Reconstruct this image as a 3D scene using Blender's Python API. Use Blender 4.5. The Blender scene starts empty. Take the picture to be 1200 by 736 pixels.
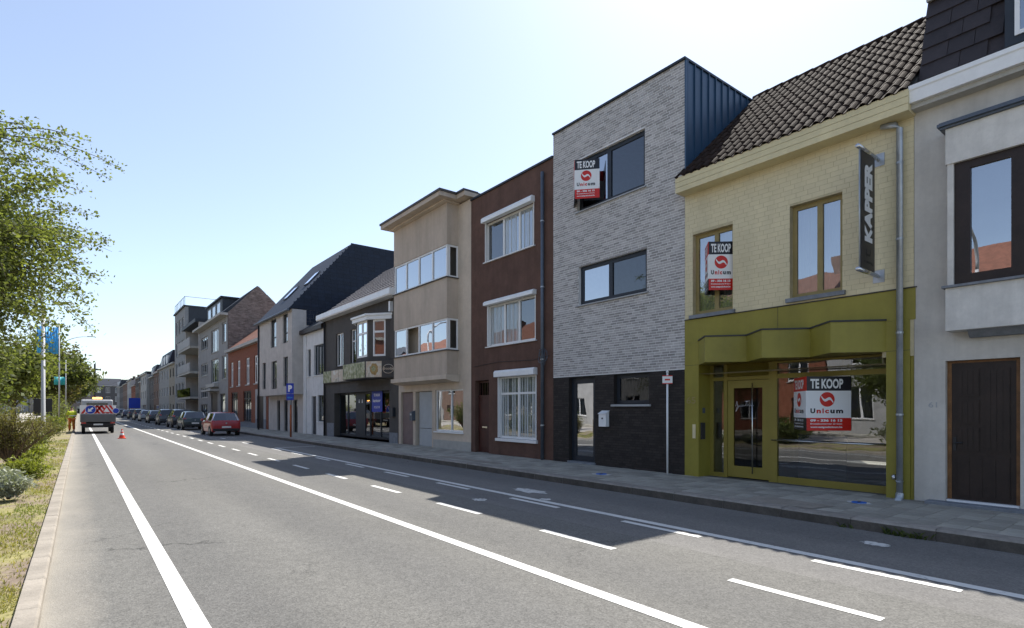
import bpy, math, random
import numpy as np
from mathutils import Vector, Matrix

random.seed(7)
rng = np.random.default_rng(7)
scene = bpy.context.scene
R = math.radians

# ------------------------------------------------------------------ camera, sky, sun, exposure
cam_data = bpy.data.cameras.new('camera')
cam = bpy.data.objects.new('camera', cam_data)
scene.collection.objects.link(cam)
cam.location = (0, 0, 1.7)
cam.rotation_euler = (R(90), 0, -math.atan(507 / 655))
cam_data.sensor_width = 36
cam_data.lens = 655 / 1200 * 36
cam_data.shift_y = 111 / 1200
cam_data.clip_start = 0.1
cam_data.clip_end = 4000
scene.camera = cam

SUN = Vector((0.605, 0.316, 1.0)).normalized()          # direction towards the sun
world = bpy.data.worlds.new('World')
scene.world = world
world.use_nodes = True
wn = world.node_tree.nodes
sky = wn.new('ShaderNodeTexSky')
sky.sky_type = 'NISHITA'
sky.sun_disc = False
sky.sun_elevation = math.asin(SUN.z)
sky.sun_rotation = math.atan2(SUN.x, SUN.y)
sky.altitude = 0
sky.air_density = 1.0
sky.dust_density = 0.8
sky.ozone_density = 3.5
hsv = wn.new('ShaderNodeHueSaturation')          # a slightly milky summer sky, the same in every direction
hsv.inputs['Saturation'].default_value = 0.78
world.node_tree.links.new(sky.outputs[0], hsv.inputs['Color'])
world.node_tree.links.new(hsv.outputs[0], wn['Background'].inputs[0])
wn['Background'].inputs[1].default_value = 0.073

sun_data = bpy.data.lights.new('sun', 'SUN')
sun_data.energy = 2.6
sun_data.angle = R(0.5)
sun_data.color = (1.0, 0.95, 0.87)
sun = bpy.data.objects.new('sun', sun_data)
sun.rotation_euler = (-SUN).to_track_quat('-Z', 'Y').to_euler()
sun.location = (20, 10, 40)
scene.collection.objects.link(sun)

scene.view_settings.view_transform = 'Standard'
scene.view_settings.look = 'None'
scene.view_settings.gamma = 1
scene.view_settings.exposure = 1.6
scene.render.engine = 'CYCLES'
cy = scene.cycles
cy.use_denoising = True
cy.max_bounces = 7
cy.diffuse_bounces = 4
cy.glossy_bounces = 3
cy.transmission_bounces = 4
cy.transparent_max_bounces = 12
cy.caustics_reflective = False
cy.caustics_refractive = False
cy.sample_clamp_indirect = 6

# ------------------------------------------------------------------ materials
M = {}

def new_mat(name):
    m = bpy.data.materials.new(name)
    m.use_nodes = True
    M[name] = m
    nt = m.node_tree
    return m, nt, nt.nodes, nt.links, nt.nodes['Principled BSDF']

def noise(N, Lk, scale, detail=4, rough=0.6, coord='Object', stretch=None):
    tc = N.new('ShaderNodeTexCoord')
    n = N.new('ShaderNodeTexNoise')
    n.inputs['Scale'].default_value = scale
    n.inputs['Detail'].default_value = detail
    n.inputs['Roughness'].default_value = rough
    if stretch:
        mp = N.new('ShaderNodeMapping')
        mp.inputs['Scale'].default_value = stretch
        Lk.new(tc.outputs[coord], mp.inputs[0])
        Lk.new(mp.outputs[0], n.inputs[0])
    else:
        Lk.new(tc.outputs[coord], n.inputs[0])
    return n

def ramp(N, Lk, src, p0, p1, c0, c1):
    r = N.new('ShaderNodeValToRGB')
    r.color_ramp.elements[0].position = p0
    r.color_ramp.elements[1].position = p1
    r.color_ramp.elements[0].color = (*c0, 1)
    r.color_ramp.elements[1].color = (*c1, 1)
    Lk.new(src, r.inputs[0])
    return r

def mix(N, Lk, mode, fac, a, b):
    mx = N.new('ShaderNodeMix')
    mx.data_type = 'RGBA'
    mx.blend_type = mode
    for sock, val in ((mx.inputs[0], fac), (mx.inputs[6], a), (mx.inputs[7], b)):
        if isinstance(val, (int, float)):
            sock.default_value = val
        elif isinstance(val, tuple):
            sock.default_value = (*val, 1) if len(val) == 3 else val
        else:
            Lk.new(val, sock)
    return mx.outputs[2]

def surf(name, col, rough=0.8, var=0.12, scale=3.0, bump=0.15, bscale=60.0, metal=0.0, streak=0.0, spec=0.4, rnd=0.0, objrnd=0.0, bdist=0.01):
    """general worn surface: base colour, blotchy variation, optional vertical streaks, fine bump; rnd = per-face tone, objrnd = per-object tone"""
    m, nt, N, Lk, b = new_mat(name)
    n1 = noise(N, Lk, scale)
    lo = tuple(max(0, c * (1 - var)) for c in col)
    hi = tuple(min(1, c * (1 + var)) for c in col)
    c = ramp(N, Lk, n1.outputs[0], 0.3, 0.7, lo, hi).outputs[0]
    n0 = noise(N, Lk, scale * 7.3, 5, 0.7)
    c = mix(N, Lk, 'MULTIPLY', 1.0, c, ramp(N, Lk, n0.outputs[0], 0.32, 0.68, (1 - var * .5,) * 3, (1 + var * .3,) * 3).outputs[0])
    if streak:
        n2 = noise(N, Lk, 1.0, 5, 0.65, stretch=(2.2, 2.2, 0.22))
        s = ramp(N, Lk, n2.outputs[0], 0.42, 0.75, (1, 1, 1), tuple([1 - streak] * 3))
        c = mix(N, Lk, 'MULTIPLY', 1.0, c, s.outputs[0])
    if rnd or objrnd:
        if rnd:
            a = N.new('ShaderNodeAttribute'); a.attribute_name = 'tone'
            src = a.outputs['Fac']; amt = rnd
        else:
            a = N.new('ShaderNodeObjectInfo'); src = a.outputs['Random']; amt = objrnd
        s = ramp(N, Lk, src, 0, 1, tuple([1 - amt] * 3), tuple([1 + amt * 0.6] * 3))
        s.color_ramp.interpolation = 'LINEAR'
        c = mix(N, Lk, 'MULTIPLY', 1.0, c, s.outputs[0])
    Lk.new(c, b.inputs['Base Color'])
    b.inputs['Roughness'].default_value = rough
    b.inputs['Metallic'].default_value = metal
    b.inputs['Specular IOR Level'].default_value = spec
    if bump:
        n3 = noise(N, Lk, bscale, 3)
        bp = N.new('ShaderNodeBump')
        bp.inputs['Strength'].default_value = bump
        bp.inputs['Distance'].default_value = bdist
        Lk.new(n3.outputs[0], bp.inputs['Height'])
        Lk.new(bp.outputs[0], b.inputs['Normal'])
    return m

def glass(name, refl, tint=(0.55, 0.6, 0.62), wob=0.06):
    m, nt, N, Lk, b = new_mat(name)
    N.remove(b)
    out = N['Material Output']
    tr = N.new('ShaderNodeBsdfTransparent'); tr.inputs[0].default_value = (*tint, 1)
    gl = N.new('ShaderNodeBsdfGlossy'); gl.inputs['Roughness'].default_value = 0.0
    gl.inputs[0].default_value = (0.92, 0.95, 1, 1)
    fr = N.new('ShaderNodeFresnel'); fr.inputs[0].default_value = 1.5
    ma = N.new('ShaderNodeMath'); ma.operation = 'ADD'; ma.use_clamp = True
    ma.inputs[1].default_value = refl
    Lk.new(fr.outputs[0], ma.inputs[0])
    ms = N.new('ShaderNodeMixShader')
    Lk.new(ma.outputs[0], ms.inputs[0]); Lk.new(tr.outputs[0], ms.inputs[1]); Lk.new(gl.outputs[0], ms.inputs[2])
    n = noise(N, Lk, 1.3, 1)
    bp = N.new('ShaderNodeBump'); bp.inputs['Strength'].default_value = wob; bp.inputs['Distance'].default_value = 0.05
    Lk.new(n.outputs[0], bp.inputs['Height']); Lk.new(bp.outputs[0], gl.inputs['Normal'])
    Lk.new(ms.outputs[0], out.inputs[0])
    return m

def leafmat(name, c0, c1, trans=0.35):
    m, nt, N, Lk, b = new_mat(name)
    a = N.new('ShaderNodeAttribute'); a.attribute_name = 'tone'
    r = ramp(N, Lk, a.outputs['Fac'], 0, 1, c0, c1)
    Lk.new(r.outputs[0], b.inputs['Base Color'])
    b.inputs['Roughness'].default_value = 0.55
    b.inputs['Specular IOR Level'].default_value = 0.3
    t = N.new('ShaderNodeBsdfTranslucent')
    tc = mix(N, Lk, 'MULTIPLY', 1.0, r.outputs[0], (1.5, 1.6, 0.7))
    Lk.new(tc, t.inputs[0])
    ms = N.new('ShaderNodeMixShader'); ms.inputs[0].default_value = trans
    Lk.new(b.outputs[0], ms.inputs[1]); Lk.new(t.outputs[0], ms.inputs[2])
    Lk.new(ms.outputs[0], N['Material Output'].inputs[0])
    return m

def emit(name, col, strength):
    m, nt, N, Lk, b = new_mat(name)
    b.inputs['Base Color'].default_value = (*col, 1)
    b.inputs['Emission Color'].default_value = (*col, 1)
    b.inputs['Emission Strength'].default_value = strength
    return m

def asphalt(name, col, grain, dust_left=False, crack=True):
    m, nt, N, Lk, b = new_mat(name)
    big = noise(N, Lk, 0.35, 5, 0.6, stretch=(1.6, 0.25, 1))
    c = ramp(N, Lk, big.outputs[0], 0.3, 0.72, tuple(x * 0.88 for x in col), tuple(x * 1.12 for x in col)).outputs[0]
    mid = noise(N, Lk, 3.0, 4, 0.7)
    c = mix(N, Lk, 'MULTIPLY', 1.0, c, ramp(N, Lk, mid.outputs[0], 0.3, 0.7, (0.93,) * 3, (1.06,) * 3).outputs[0])
    tc = N.new('ShaderNodeTexCoord')
    v = N.new('ShaderNodeTexVoronoi'); v.inputs['Scale'].default_value = 75
    Lk.new(tc.outputs['Object'], v.inputs[0])
    sep = N.new('ShaderNodeSeparateColor'); Lk.new(v.outputs['Color'], sep.inputs[0])
    sp = ramp(N, Lk, sep.outputs[0], 0.0, 1.0, (1 - grain,) * 3, (1 + grain,) * 3)
    c = mix(N, Lk, 'MULTIPLY', 1.0, c, sp.outputs[0])
    v2 = N.new('ShaderNodeTexVoronoi'); v2.inputs['Scale'].default_value = 26
    Lk.new(tc.outputs['Object'], v2.inputs[0])
    sep2 = N.new('ShaderNodeSeparateColor'); Lk.new(v2.outputs['Color'], sep2.inputs[0])
    sp2 = ramp(N, Lk, sep2.outputs[1], 0.0, 1.0, (1 - grain * 0.35,) * 3, (1 + grain * 0.35,) * 3)
    c = mix(N, Lk, 'MULTIPLY', 1.0, c, sp2.outputs[0])
    # oil drips and old stains
    st = noise(N, Lk, 0.9, 6, 0.7, stretch=(1.5, 0.4, 1))
    c = mix(N, Lk, 'MULTIPLY', 1.0, c, ramp(N, Lk, st.outputs[0], 0.58, 0.78, (1, 1, 1), (0.82, 0.82, 0.83)).outputs[0])
    # tyre-polished tracks along the street
    tx = N.new('ShaderNodeSeparateXYZ'); Lk.new(tc.outputs['Object'], tx.inputs[0])
    wob = noise(N, Lk, 0.12, 2); ma = N.new('ShaderNodeMath'); ma.operation = 'MULTIPLY_ADD'; Lk.new(wob.outputs[0], ma.inputs[0]); ma.inputs[1].default_value = 0.5; Lk.new(tx.outputs[0], ma.inputs[2])
    sn = N.new('ShaderNodeMath'); sn.operation = 'SINE'; mm = N.new('ShaderNodeMath'); mm.operation = 'MULTIPLY'; mm.inputs[1].default_value = 3.6; Lk.new(ma.outputs[0], mm.inputs[0]); Lk.new(mm.outputs[0], sn.inputs[0])
    mrr = N.new('ShaderNodeMapRange'); mrr.inputs[1].default_value = -1; mrr.inputs[2].default_value = 1; Lk.new(sn.outputs[0], mrr.inputs[0])
    c = mix(N, Lk, 'MULTIPLY', 1.0, c, ramp(N, Lk, mrr.outputs[0], 0.1, 0.9, (0.93, 0.93, 0.935), (1.06, 1.055, 1.04)).outputs[0])
    # hairline cracks
    cv = N.new('ShaderNodeTexVoronoi'); cv.feature = 'DISTANCE_TO_EDGE'; cv.inputs['Scale'].default_value = 0.33
    wv = N.new('ShaderNodeMapping'); wn_ = noise(N, Lk, 2.2, 4); va = N.new('ShaderNodeVectorMath'); va.operation = 'ADD'
    Lk.new(tc.outputs['Object'], va.inputs[0]); Lk.new(wn_.outputs[1], va.inputs[1]); Lk.new(va.outputs[0], cv.inputs[0])
    cm = noise(N, Lk, 0.18, 2)
    crk = mix(N, Lk, 'MIX', ramp(N, Lk, cm.outputs[0], .52, .60, (0, 0, 0), (1, 1, 1)).outputs[0], (1, 1, 1), ramp(N, Lk, cv.outputs['Distance'], 0.004, 0.012, (0.55, 0.55, 0.55), (1, 1, 1)).outputs[0])
    c = mix(N, Lk, 'MULTIPLY', 1.0, c, crk)
    if dust_left:
        sx = N.new('ShaderNodeSeparateXYZ'); Lk.new(tc.outputs['Object'], sx.inputs[0])
        dn = noise(N, Lk, 1.6, 5, 0.7, stretch=(1, 0.5, 1))
        ad = N.new('ShaderNodeMath'); ad.operation = 'MULTIPLY_ADD'
        Lk.new(dn.outputs[0], ad.inputs[0]); ad.inputs[1].default_value = -0.45; Lk.new(sx.outputs[0], ad.inputs[2])
        dr = ramp(N, Lk, ad.outputs[0], 0.0, 1.0, (1, 1, 1), (0, 0, 0))
        mr = N.new('ShaderNodeMapRange'); mr.inputs[1].default_value = -0.5; mr.inputs[2].default_value = 0.0
        mr.inputs[3].default_value = 0.75; mr.inputs[4].default_value = 0.0
        Lk.new(ad.outputs[0], mr.inputs[0])
        c = mix(N, Lk, 'MIX', mr.outputs[0], c, (0.34, 0.31, 0.26))
    Lk.new(c, b.inputs['Base Color'])
    b.inputs['Roughness'].default_value = 0.85
    b.inputs['Specular IOR Level'].default_value = 0.35
    bp = N.new('ShaderNodeBump'); bp.inputs['Strength'].default_value = 0.5; bp.inputs['Distance'].default_value = 0.006
    Lk.new(v.outputs['Distance'], bp.inputs['Height']); Lk.new(bp.outputs[0], b.inputs['Normal'])
    return m

def paint_white(name, wear=0.62):
    m, nt, N, Lk, b = new_mat(name)
    n = noise(N, Lk, 9, 6, 0.75)
    f = ramp(N, Lk, n.outputs[0], wear, wear + 0.1, (0.66, 0.655, 0.625), (0.3, 0.3, 0.29))
    n2 = noise(N, Lk, 1.2, 4)
    c = mix(N, Lk, 'MULTIPLY', 1.0, f.outputs[0], ramp(N, Lk, n2.outputs[0], 0.3, 0.7, (0.88,) * 3, (1,) * 3).outputs[0])
    Lk.new(c, b.inputs['Base Color'])
    b.inputs['Roughness'].default_value = 0.75
    return m

asphalt('asphalt', (0.133, 0.130, 0.121), 0.26, dust_left=True)
asphalt('asphalt_old', (0.158, 0.153, 0.145), 0.20)
paint_white('road_paint', 0.575)
paint_white('road_paint_worn', 0.50)
surf('pale_bounce_road', (0.42, 0.39, 0.345), 0.9, 0.12, 0.8, 0.2, 60)  # unseen opposite carriageway, made pale and warm to bounce light onto the facades
surf('concrete_kerb', (0.285, 0.255, 0.215), 0.9, 0.22, 3.0, 0.5, 60, objrnd=0.08)
surf('kerbstone', (0.27, 0.245, 0.215), 0.85, 0.25, 4.0, 0.4, 50, objrnd=0.2)
surf('kerb_face_dark', (0.10, 0.088, 0.075), 0.9, 0.3, 5.0, 0.4, 40, objrnd=0.2)  # darker brown for the road-facing side of the right kerb
surf('slab', (0.37, 0.35, 0.3), 0.85, 0.22, 2.5, 0.35, 60, objrnd=0.25)
surf('slab_joined', (0.37, 0.35, 0.3), 0.85, 0.22, 2.5, 0.35, 60, rnd=0.25)
surf('slab_bed', (0.12, 0.115, 0.10), 0.95, 0.2, 6, 0.3, 40)
surf('soil', (0.235, 0.185, 0.14), 0.95, 0.3, 5, 0.6, 25)
def verge_mat():
    m, nt, N, Lk, b = new_mat('verge')
    n1 = noise(N, Lk, 1.1, 6, 0.7); n2 = noise(N, Lk, 9, 5, 0.7)
    soil = ramp(N, Lk, n2.outputs[0], .3, .7, (.15, .11, .08), (.27, .215, .165)); gr = ramp(N, Lk, n2.outputs[0], .3, .7, (.17, .165, .055), (.33, .29, .125))
    c = mix(N, Lk, 'MIX', ramp(N, Lk, n1.outputs[0], .42, .56, (0, 0, 0), (1, 1, 1)).outputs[0], soil.outputs[0], gr.outputs[0])
    Lk.new(c, b.inputs['Base Color']); b.inputs['Roughness'].default_value = .95
    bp = N.new('ShaderNodeBump'); bp.inputs['Strength'].default_value = .7; bp.inputs['Distance'].default_value = .02
    Lk.new(n2.outputs[0], bp.inputs['Height']); Lk.new(bp.outputs[0], b.inputs['Normal'])
verge_mat()
surf('ground', (0.16, 0.15, 0.12), 0.95, 0.3, 0.3, 0.3, 10)
surf('stucco_grey', (0.58, 0.55, 0.5), 0.9, 0.10, 1.6, 0.3, 70, streak=0.18)
surf('concrete_panel', (0.68, 0.655, 0.61), 0.85, 0.12, 2.0, 0.25, 50, streak=0.2)
surf('bluestone', (0.20, 0.215, 0.24), 0.7, 0.2, 6, 0.2, 60)
surf('cream_tile', (0.67, 0.585, 0.375), 0.45, 0.05, 1.2, 0.05, 30, rnd=0.03, streak=0.1)
surf('cream_grout', (0.52, 0.45, 0.285), 0.9, 0.15, 5, 0.1, 60)
surf('cream_board', (0.67, 0.58, 0.35), 0.55, 0.08, 2.5, 0.05, 40, streak=0.1)
surf('olive', (0.285, 0.245, 0.04), 0.5, 0.10, 1.2, 0.06, 40, streak=0.16)
surf('olive_frame', (0.255, 0.205, 0.042), 0.45, 0.06, 2, 0.03, 40)
surf('tan_frame', (0.30, 0.235, 0.095), 0.5, 0.08, 4, 0.03, 40)
surf('brick_grey', (0.41, 0.39, 0.38), 0.9, 0.10, 8, 0.35, 60, rnd=0.32)
surf('mortar_white', (0.72, 0.71, 0.7), 0.95, 0.10, 6, 0.2, 70)
surf('brick_black', (0.029, 0.023, 0.021), 0.7, 0.2, 8, 0.3, 60, rnd=0.4)
surf('mortar_black', (0.025, 0.021, 0.019), 0.95, 0.1, 6, 0.2, 70)
surf('navy_metal', (0.026, 0.07, 0.135), 0.38, 0.10, 1.5, 0.0, 1, metal=0.0, spec=0.6, objrnd=0.10)
surf('navy_frame', (0.022, 0.028, 0.038), 0.45, 0.1, 3, 0.0)
surf('brown_render', (0.125, 0.068, 0.05), 0.9, 0.18, 2.0, 0.45, 60, streak=0.25)
surf('taupe_render', (0.52, 0.43, 0.345), 0.9, 0.09, 0.9, 0.35, 70, streak=0.2)
surf('taupe_light', (0.6, 0.505, 0.405), 0.9, 0.10, 1.4, 0.25, 70, streak=0.12)
surf('charcoal', (0.085, 0.078, 0.072), 0.85, 0.12, 2, 0.3, 60, streak=0.10)
surf('charcoal_panel', (0.052, 0.048, 0.046), 0.6, 0.12, 2, 0.05, 60)
surf('white_brick', (0.7, 0.7, 0.69), 0.85, 0.08, 3, 0.2, 40, streak=0.10)
surf('white_pvc', (0.8, 0.8, 0.79), 0.4, 0.03, 2, 0.0)
surf('white_metal', (0.82, 0.83, 0.84), 0.35, 0.05, 3, 0.0)
surf('mast_grey', (0.46, 0.47, 0.48), 0.5, 0.08, 3, 0.0)
surf('grey_pvc', (0.38, 0.39, 0.40), 0.5, 0.05, 2, 0.0)
surf('brown_wood', (0.024, 0.014, 0.011), 0.5, 0.3, 3, 0.12, 30)
surf('brown_wood_edge', (0.20, 0.095, 0.035), 0.6, 0.3, 6, 0.1, 30)
surf('red_door', (0.060, 0.018, 0.014), 0.45, 0.2, 3, 0.05, 30)
surf('mauve_door', (0.20, 0.145, 0.135), 0.6, 0.1, 3, 0.05, 30)
surf('zinc', (0.40, 0.43, 0.46), 0.42, 0.15, 5, 0.02, 20, metal=0.55)
surf('zinc_dark', (0.10, 0.12, 0.15), 0.45, 0.15, 5, 0.02, 20, metal=0.3)
surf('steel', (0.62, 0.62, 0.62), 0.22, 0.05, 5, 0.0, metal=1.0)
surf('dark_metal', (0.03, 0.03, 0.033), 0.5, 0.1, 5, 0.0)
surf('rooftile', (0.031, 0.019, 0.014), 0.85, 0.25, 9, 0.2, 60, objrnd=0.35, spec=0.1)
surf('slatetile', (0.034, 0.026, 0.027), 0.62, 0.2, 6, 0.2, 50, objrnd=0.25)
surf('slate', (0.040, 0.046, 0.056), 0.6, 0.15, 2, 0.2, 20, rnd=0.25)
surf('slate_navy', (0.008, 0.015, 0.032), 0.65, 0.15, 2, 0.2, 20, rnd=0.2)
surf('roof_grey', (0.16, 0.15, 0.155), 0.8, 0.15, 2, 0.2, 20, rnd=0.2)
surf('roof_red', (0.2, 0.085, 0.055), 0.8, 0.25, 3, 0.3, 25, rnd=0.2)
surf('roof_brown', (0.13, 0.065, 0.045), 0.8, 0.25, 3, 0.3, 25, rnd=0.2)
surf('bitumen', (0.06, 0.06, 0.06), 0.9, 0.2, 3, 0.2, 30)
surf('grey_brick_far', (0.52, 0.485, 0.45), 0.9, 0.10, 2, 0.3, 30, streak=0.12)
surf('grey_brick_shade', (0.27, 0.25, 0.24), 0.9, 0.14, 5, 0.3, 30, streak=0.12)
surf('gable_brick', (0.23, 0.185, 0.165), 0.9, 0.22, 4, 0.4, 30, rnd=0.35)
surf('red_brick', (0.235, 0.082, 0.045), 0.9, 0.2, 5, 0.3, 40, rnd=0.25)
surf('brown_brick', (0.17, 0.11, 0.085), 0.9, 0.2, 3, 0.3, 40, streak=0.12)
surf('beige_wall', (0.29, 0.255, 0.205), 0.9, 0.12, 2, 0.3, 40, streak=0.12)
surf('pale_wall', (0.29, 0.285, 0.28), 0.9, 0.10, 2, 0.3, 40, streak=0.15)
surf('white_wall', (0.4, 0.395, 0.385), 0.9, 0.08, 2, 0.3, 40, streak=0.12)
surf('dark_wall', (0.10, 0.095, 0.095), 0.9, 0.15, 2, 0.3, 40)
surf('stone_trim', (0.42, 0.41, 0.38), 0.8, 0.1, 4, 0.2, 40)
surf('curtain', (0.5, 0.53, 0.54), 0.9, 0.05, 3, 0.0)
surf('blind', (0.42, 0.44, 0.45), 0.9, 0.05, 3, 0.0)
surf('dark_blind', (0.05, 0.055, 0.06), 0.9, 0.1, 3, 0.0)
surf('interior', (0.10, 0.095, 0.09), 0.9, 0.1, 1, 0.0)
surf('sign_black', (0.012, 0.012, 0.018), 0.35, 0.0, 1, 0)
surf('sign_white', (0.80, 0.80, 0.80), 0.35, 0.0, 1, 0)
surf('sign_red', (0.58, 0.018, 0.012), 0.35, 0.0, 1, 0)
surf('sign_blue', (0.012, 0.045, 0.40), 0.35, 0.04, 3, 0)
surf('sign_lightblue', (0.05, 0.36, 0.75), 0.5, 0.1, 3, 0)
surf('sign_teal', (0.04, 0.42, 0.46), 0.5, 0.1, 3, 0)
surf('letter_grey', (0.74, 0.75, 0.76), 0.4, 0.0, 1, 0)
surf('orange_post', (0.36, 0.09, 0.025), 0.6, 0.2, 6, 0)
surf('cone_orange', (0.75, 0.07, 0.03), 0.6, 0.1, 6, 0)
surf('hydrant_blue', (0.025, 0.13, 0.50), 0.7, 0.25, 9, 0.1)
surf('bark', (0.095, 0.075, 0.058), 0.95, 0.3, 6, 0.6, 25)
surf('twig', (0.13, 0.09, 0.065), 0.9, 0.25, 8, 0.3, 25)
surf('tyre', (0.018, 0.018, 0.019), 0.85, 0.1, 5, 0.2, 60)
surf('rim', (0.40, 0.41, 0.42), 0.35, 0.1, 5, 0.0, metal=0.8)
surf('trim_black', (0.02, 0.02, 0.022), 0.6, 0.1, 5, 0.0)
surf('van_grey', (0.13, 0.133, 0.138), 0.55, 0.12, 3, 0.05, 30)
surf('van_silver', (0.40, 0.41, 0.42), 0.4, 0.06, 3, 0.0)
surf('plate', (0.72, 0.72, 0.70), 0.5, 0.0, 2, 0)
surf('taillight', (0.40, 0.012, 0.010), 0.2, 0.0, 2, 0, spec=0.7)
surf('headlight', (0.55, 0.57, 0.6), 0.1, 0.0, 2, 0, spec=0.8)
surf('skin', (0.42, 0.24, 0.17), 0.6, 0.05, 4, 0)
surf('hivis', (0.55, 0.62, 0.03), 0.7, 0.08, 6, 0)
surf('hivis_orange', (0.70, 0.16, 0.03), 0.7, 0.08, 6, 0)
surf('hair', (0.03, 0.022, 0.018), 0.7, 0.1, 9, 0)
def print_mat(name, cols, scale):
    m, nt, N, Lk, b = new_mat(name)
    n = noise(N, Lk, scale, 3, .6); r = ramp(N, Lk, n.outputs[0], .3, .7, cols[0], cols[-1])
    for k, c in enumerate(cols[1:-1]):
        e = r.color_ramp.elements.new(.3 + .4 * (k + 1) / (len(cols) - 1)); e.color = (*c, 1)
    Lk.new(r.outputs[0], b.inputs['Base Color']); b.inputs['Roughness'].default_value = .4
print_mat('salad_green', [(.05, .07, .02), (.17, .20, .07), (.30, .30, .16), (.45, .44, .30), (.60, .58, .48)], 5)
print_mat('food_cream', [(.30, .24, .16), (.62, .58, .50), (.55, .42, .30), (.70, .68, .62)], 2.6)
surf('bread', (0.40, 0.26, 0.10), 0.6, 0.35, 9, 0.1)
for nm, c in (('paint_red', (0.36, 0.012, 0.016)), ('paint_darkgreen', (0.018, 0.034, 0.034)), ('paint_black', (0.014, 0.014, 0.017)),
              ('paint_grey', (0.055, 0.058, 0.066)), ('paint_silver', (0.36, 0.38, 0.40)), ('paint_navy', (0.018, 0.028, 0.06))):
    m_ = surf(nm, c, 0.28, 0.03, 2, 0.0, spec=0.6)
    m_.node_tree.nodes['Principled BSDF'].inputs['Coat Weight'].default_value = 0.35
    m_.node_tree.nodes['Principled BSDF'].inputs['Coat Roughness'].default_value = 0.05
glass('glass', 0.16, (0.84, 0.87, 0.88))
glass('glass_sky', 0.38, (0.75, 0.79, 0.8))
glass('glass_strong', 0.5)
glass('glass_navy', 0.10, (0.16, 0.22, 0.32))
glass('glass_dark', 0.0, (0.25, 0.28, 0.3))
glass('car_glass', 0.04, (0.10, 0.11, 0.12), 0.0)
leafmat('leaf_tree', (0.085, 0.105, 0.034), (0.225, 0.245, 0.085), 0.48)
leafmat('leaf_tree_dark', (0.045, 0.065, 0.022), (0.13, 0.155, 0.045), 0.4)
leafmat('leaf_far', (0.060, 0.080, 0.030), (0.17, 0.19, 0.065), 0.4)
leafmat('leaf_olive', (0.085, 0.080, 0.032), (0.20, 0.18, 0.075), 0.35)
leafmat('leaf_grey', (0.18, 0.20, 0.155), (0.36, 0.38, 0.31), 0.2)
leafmat('leaf_lime', (0.11, 0.14, 0.02), (0.26, 0.28, 0.06), 0.4)
leafmat('grass_dry', (0.30, 0.255, 0.085), (0.155, 0.20, 0.045), 0.35)
emit('beacon', (1.0, 0.42, 0.08), 2.2)

# ------------------------------------------------------------------ mesh helpers
COL = scene.collection
WL = {}

def link(o, parent=None, world=False):
    COL.objects.link(o)
    if parent is not None:
        o.parent = parent
        if world:
            o.location = -Vector(WL.get(parent.name, (0, 0, 0)))
    return o

def thing(name, label, cat, loc=(0, 0, 0), rz=0.0, group=None):
    o = bpy.data.objects.new(name, None)
    o.empty_display_size = 0.3
    COL.objects.link(o)
    o.location = loc
    o.rotation_euler = (0, 0, rz)
    WL[o.name] = loc
    return tag(o, label, cat, group)

def tag(o, label=None, cat=None, group=None, kind=None):
    if label: o['label'] = label
    if cat: o['category'] = cat
    if group: o['group'] = group
    if kind: o['kind'] = kind
    return o

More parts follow.
